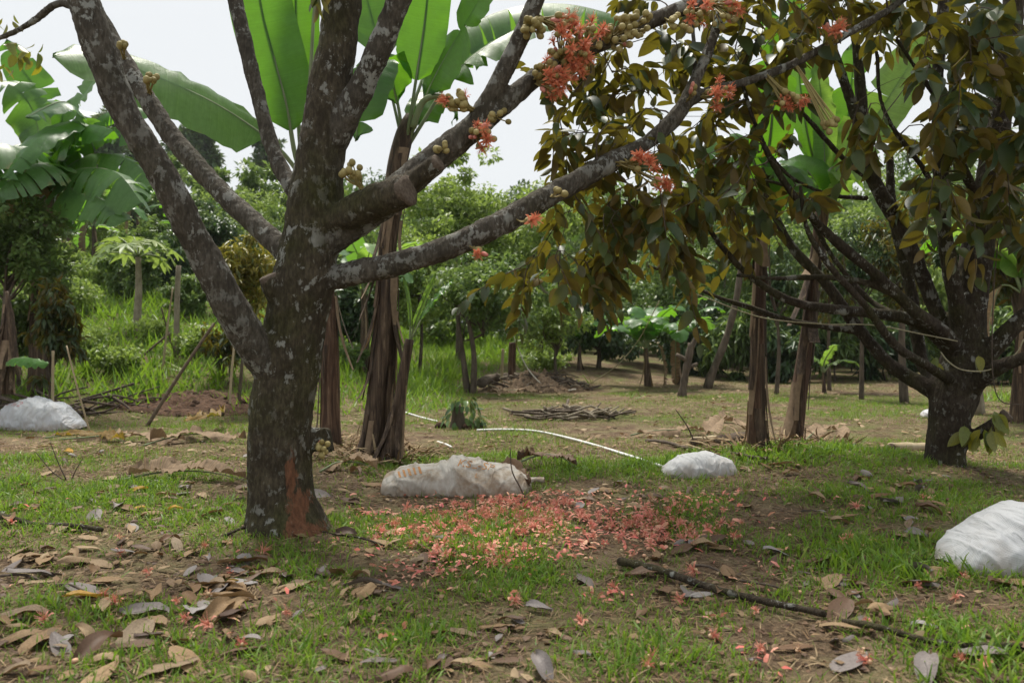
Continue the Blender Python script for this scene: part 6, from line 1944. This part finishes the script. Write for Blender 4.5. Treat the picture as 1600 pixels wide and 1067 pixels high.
sr = np.random.default_rng(31)
def straw_zone(name, label, n, ymin, ymax, size, seed, width=.035, mat='straw', lift=.012):
    r = np.random.default_rng(seed)
    d = np.sqrt(r.uniform(ymin ** 2, ymax ** 2, n))
    x = r.uniform(-1.0, 1.0, n) * d
    p = np.stack([x, d, ground(x, d) + r.uniform(0, lift, n)], 1)
    a = r.uniform(0, 2 * PI, n)
    dirs = np.stack([np.cos(a), np.sin(a), r.normal(0, .16, n)], 1)
    t = tmpl([(-width, 0, 0), (width, 0, 0), (width * .8, .5, .06), (-width * .8, .5, .06), (0, 1, .01)], [(0, 1, 2, 3), (3, 2, 4)])
    G = Geo()
    G.inst(t, frames(dirs, np.array([0, 0, 1.0]) + r.normal(0, .3, (n, 3))) * r.uniform(*size, n)[:, None, None], p, r.random(n))
    obj(name, G.mesh(name, M[mat]), label=label, cat='litter', kind='stuff')
straw_zone('straw', 'fine dry straw matted over the soil', 75000, 1.9, 7.5, (.03, .09), 1, .025)
straw_zone('straw', 'dry cut grass lying over the clearing', 30000, 6.5, 20, (.06, .15), 2, .03)
straw_zone('leaf_crumbs', 'crumbled bits of dead leaf over the soil', 14000, 1.9, 7.0, (.012, .035), 3, .35, 'dead_brown')
straw_zone('leaf_crumbs', 'small pale scraps of dead leaf over the soil', 5200, 1.9, 8.0, (.015, .05), 4, .3, 'dead_tan', .02)
straw_zone('leaf_crumbs', 'brown leaf scraps strewn over the clearing', 3800, 7, 18, (.03, .10), 5, .3, 'dead_tan', .03)

# weed clumps on the slope
def weed(label, px, d, rx, h, n, seed, mat, leaf):
    far_tree('weed_clump', label, px, d, CY - (gz((px - CX) / F * d, d) + h - CAMZ) / d * F, CY - (gz((px - CX) / F * d, d) - CAMZ) / d * F, rx, seed, n, leaf, mat, cat='weeds', group='weed clumps on the slope', blobs=14, trunk_r=.01, droop=.1, clump=.45)
weed('leafy weed clump on the slope left of the bamboo pole', 180, 12.6, 42, .45, 1700, 201, 'leaf_light', .07)
weed('leafy weed clump beside the drooping sapling', 128, 13.6, 45, .5, 1700, 202, 'leaf_light', .07)
weed('tall weed clump up the slope left of the papaya', 110, 16.5, 45, .7, 1700, 203, 'leaf_light', .09)
weed('weed clump under the yellow green sapling', 310, 13.6, 45, .5, 1500, 204, 'leaf_light', .07)
weed('weed clump at the foot of the papaya', 240, 14.6, 35, .4, 1200, 205, 'leaf_light', .07)
weed('weed clump below the dark bush in the centre gap', 555, 15.5, 45, .5, 1400, 206, 'leaf_mid', .09)
weed('low weed clump in the grass behind the low spreading tree', 850, 19, 45, .6, 1400, 207, 'leaf_light', .1)

# ------------------------------------------------------------------ humid air
hx = bpy.data.meshes.new('haze')
hx.from_pydata([(x, y, z) for x in (-130, 130) for y in (-12, 125) for z in (-2.0, 32)], [],
               [(0, 1, 3, 2), (4, 6, 7, 5), (0, 4, 5, 1), (2, 3, 7, 6), (0, 2, 6, 4), (1, 5, 7, 3)])
hm, hnt, hout = new_mat('haze')
hv = hnt.nodes.new('ShaderNodeVolumePrincipled')
hv.inputs['Color'].default_value = (0.93, 0.96, 1.0, 1)
hv.inputs['Density'].default_value = 0.0003
hnt.links.new(hv.outputs[0], hout.inputs['Volume'])
hx.materials.append(hm)
obj('haze', hx, label='thin humid air over the orchard', kind='stuff')
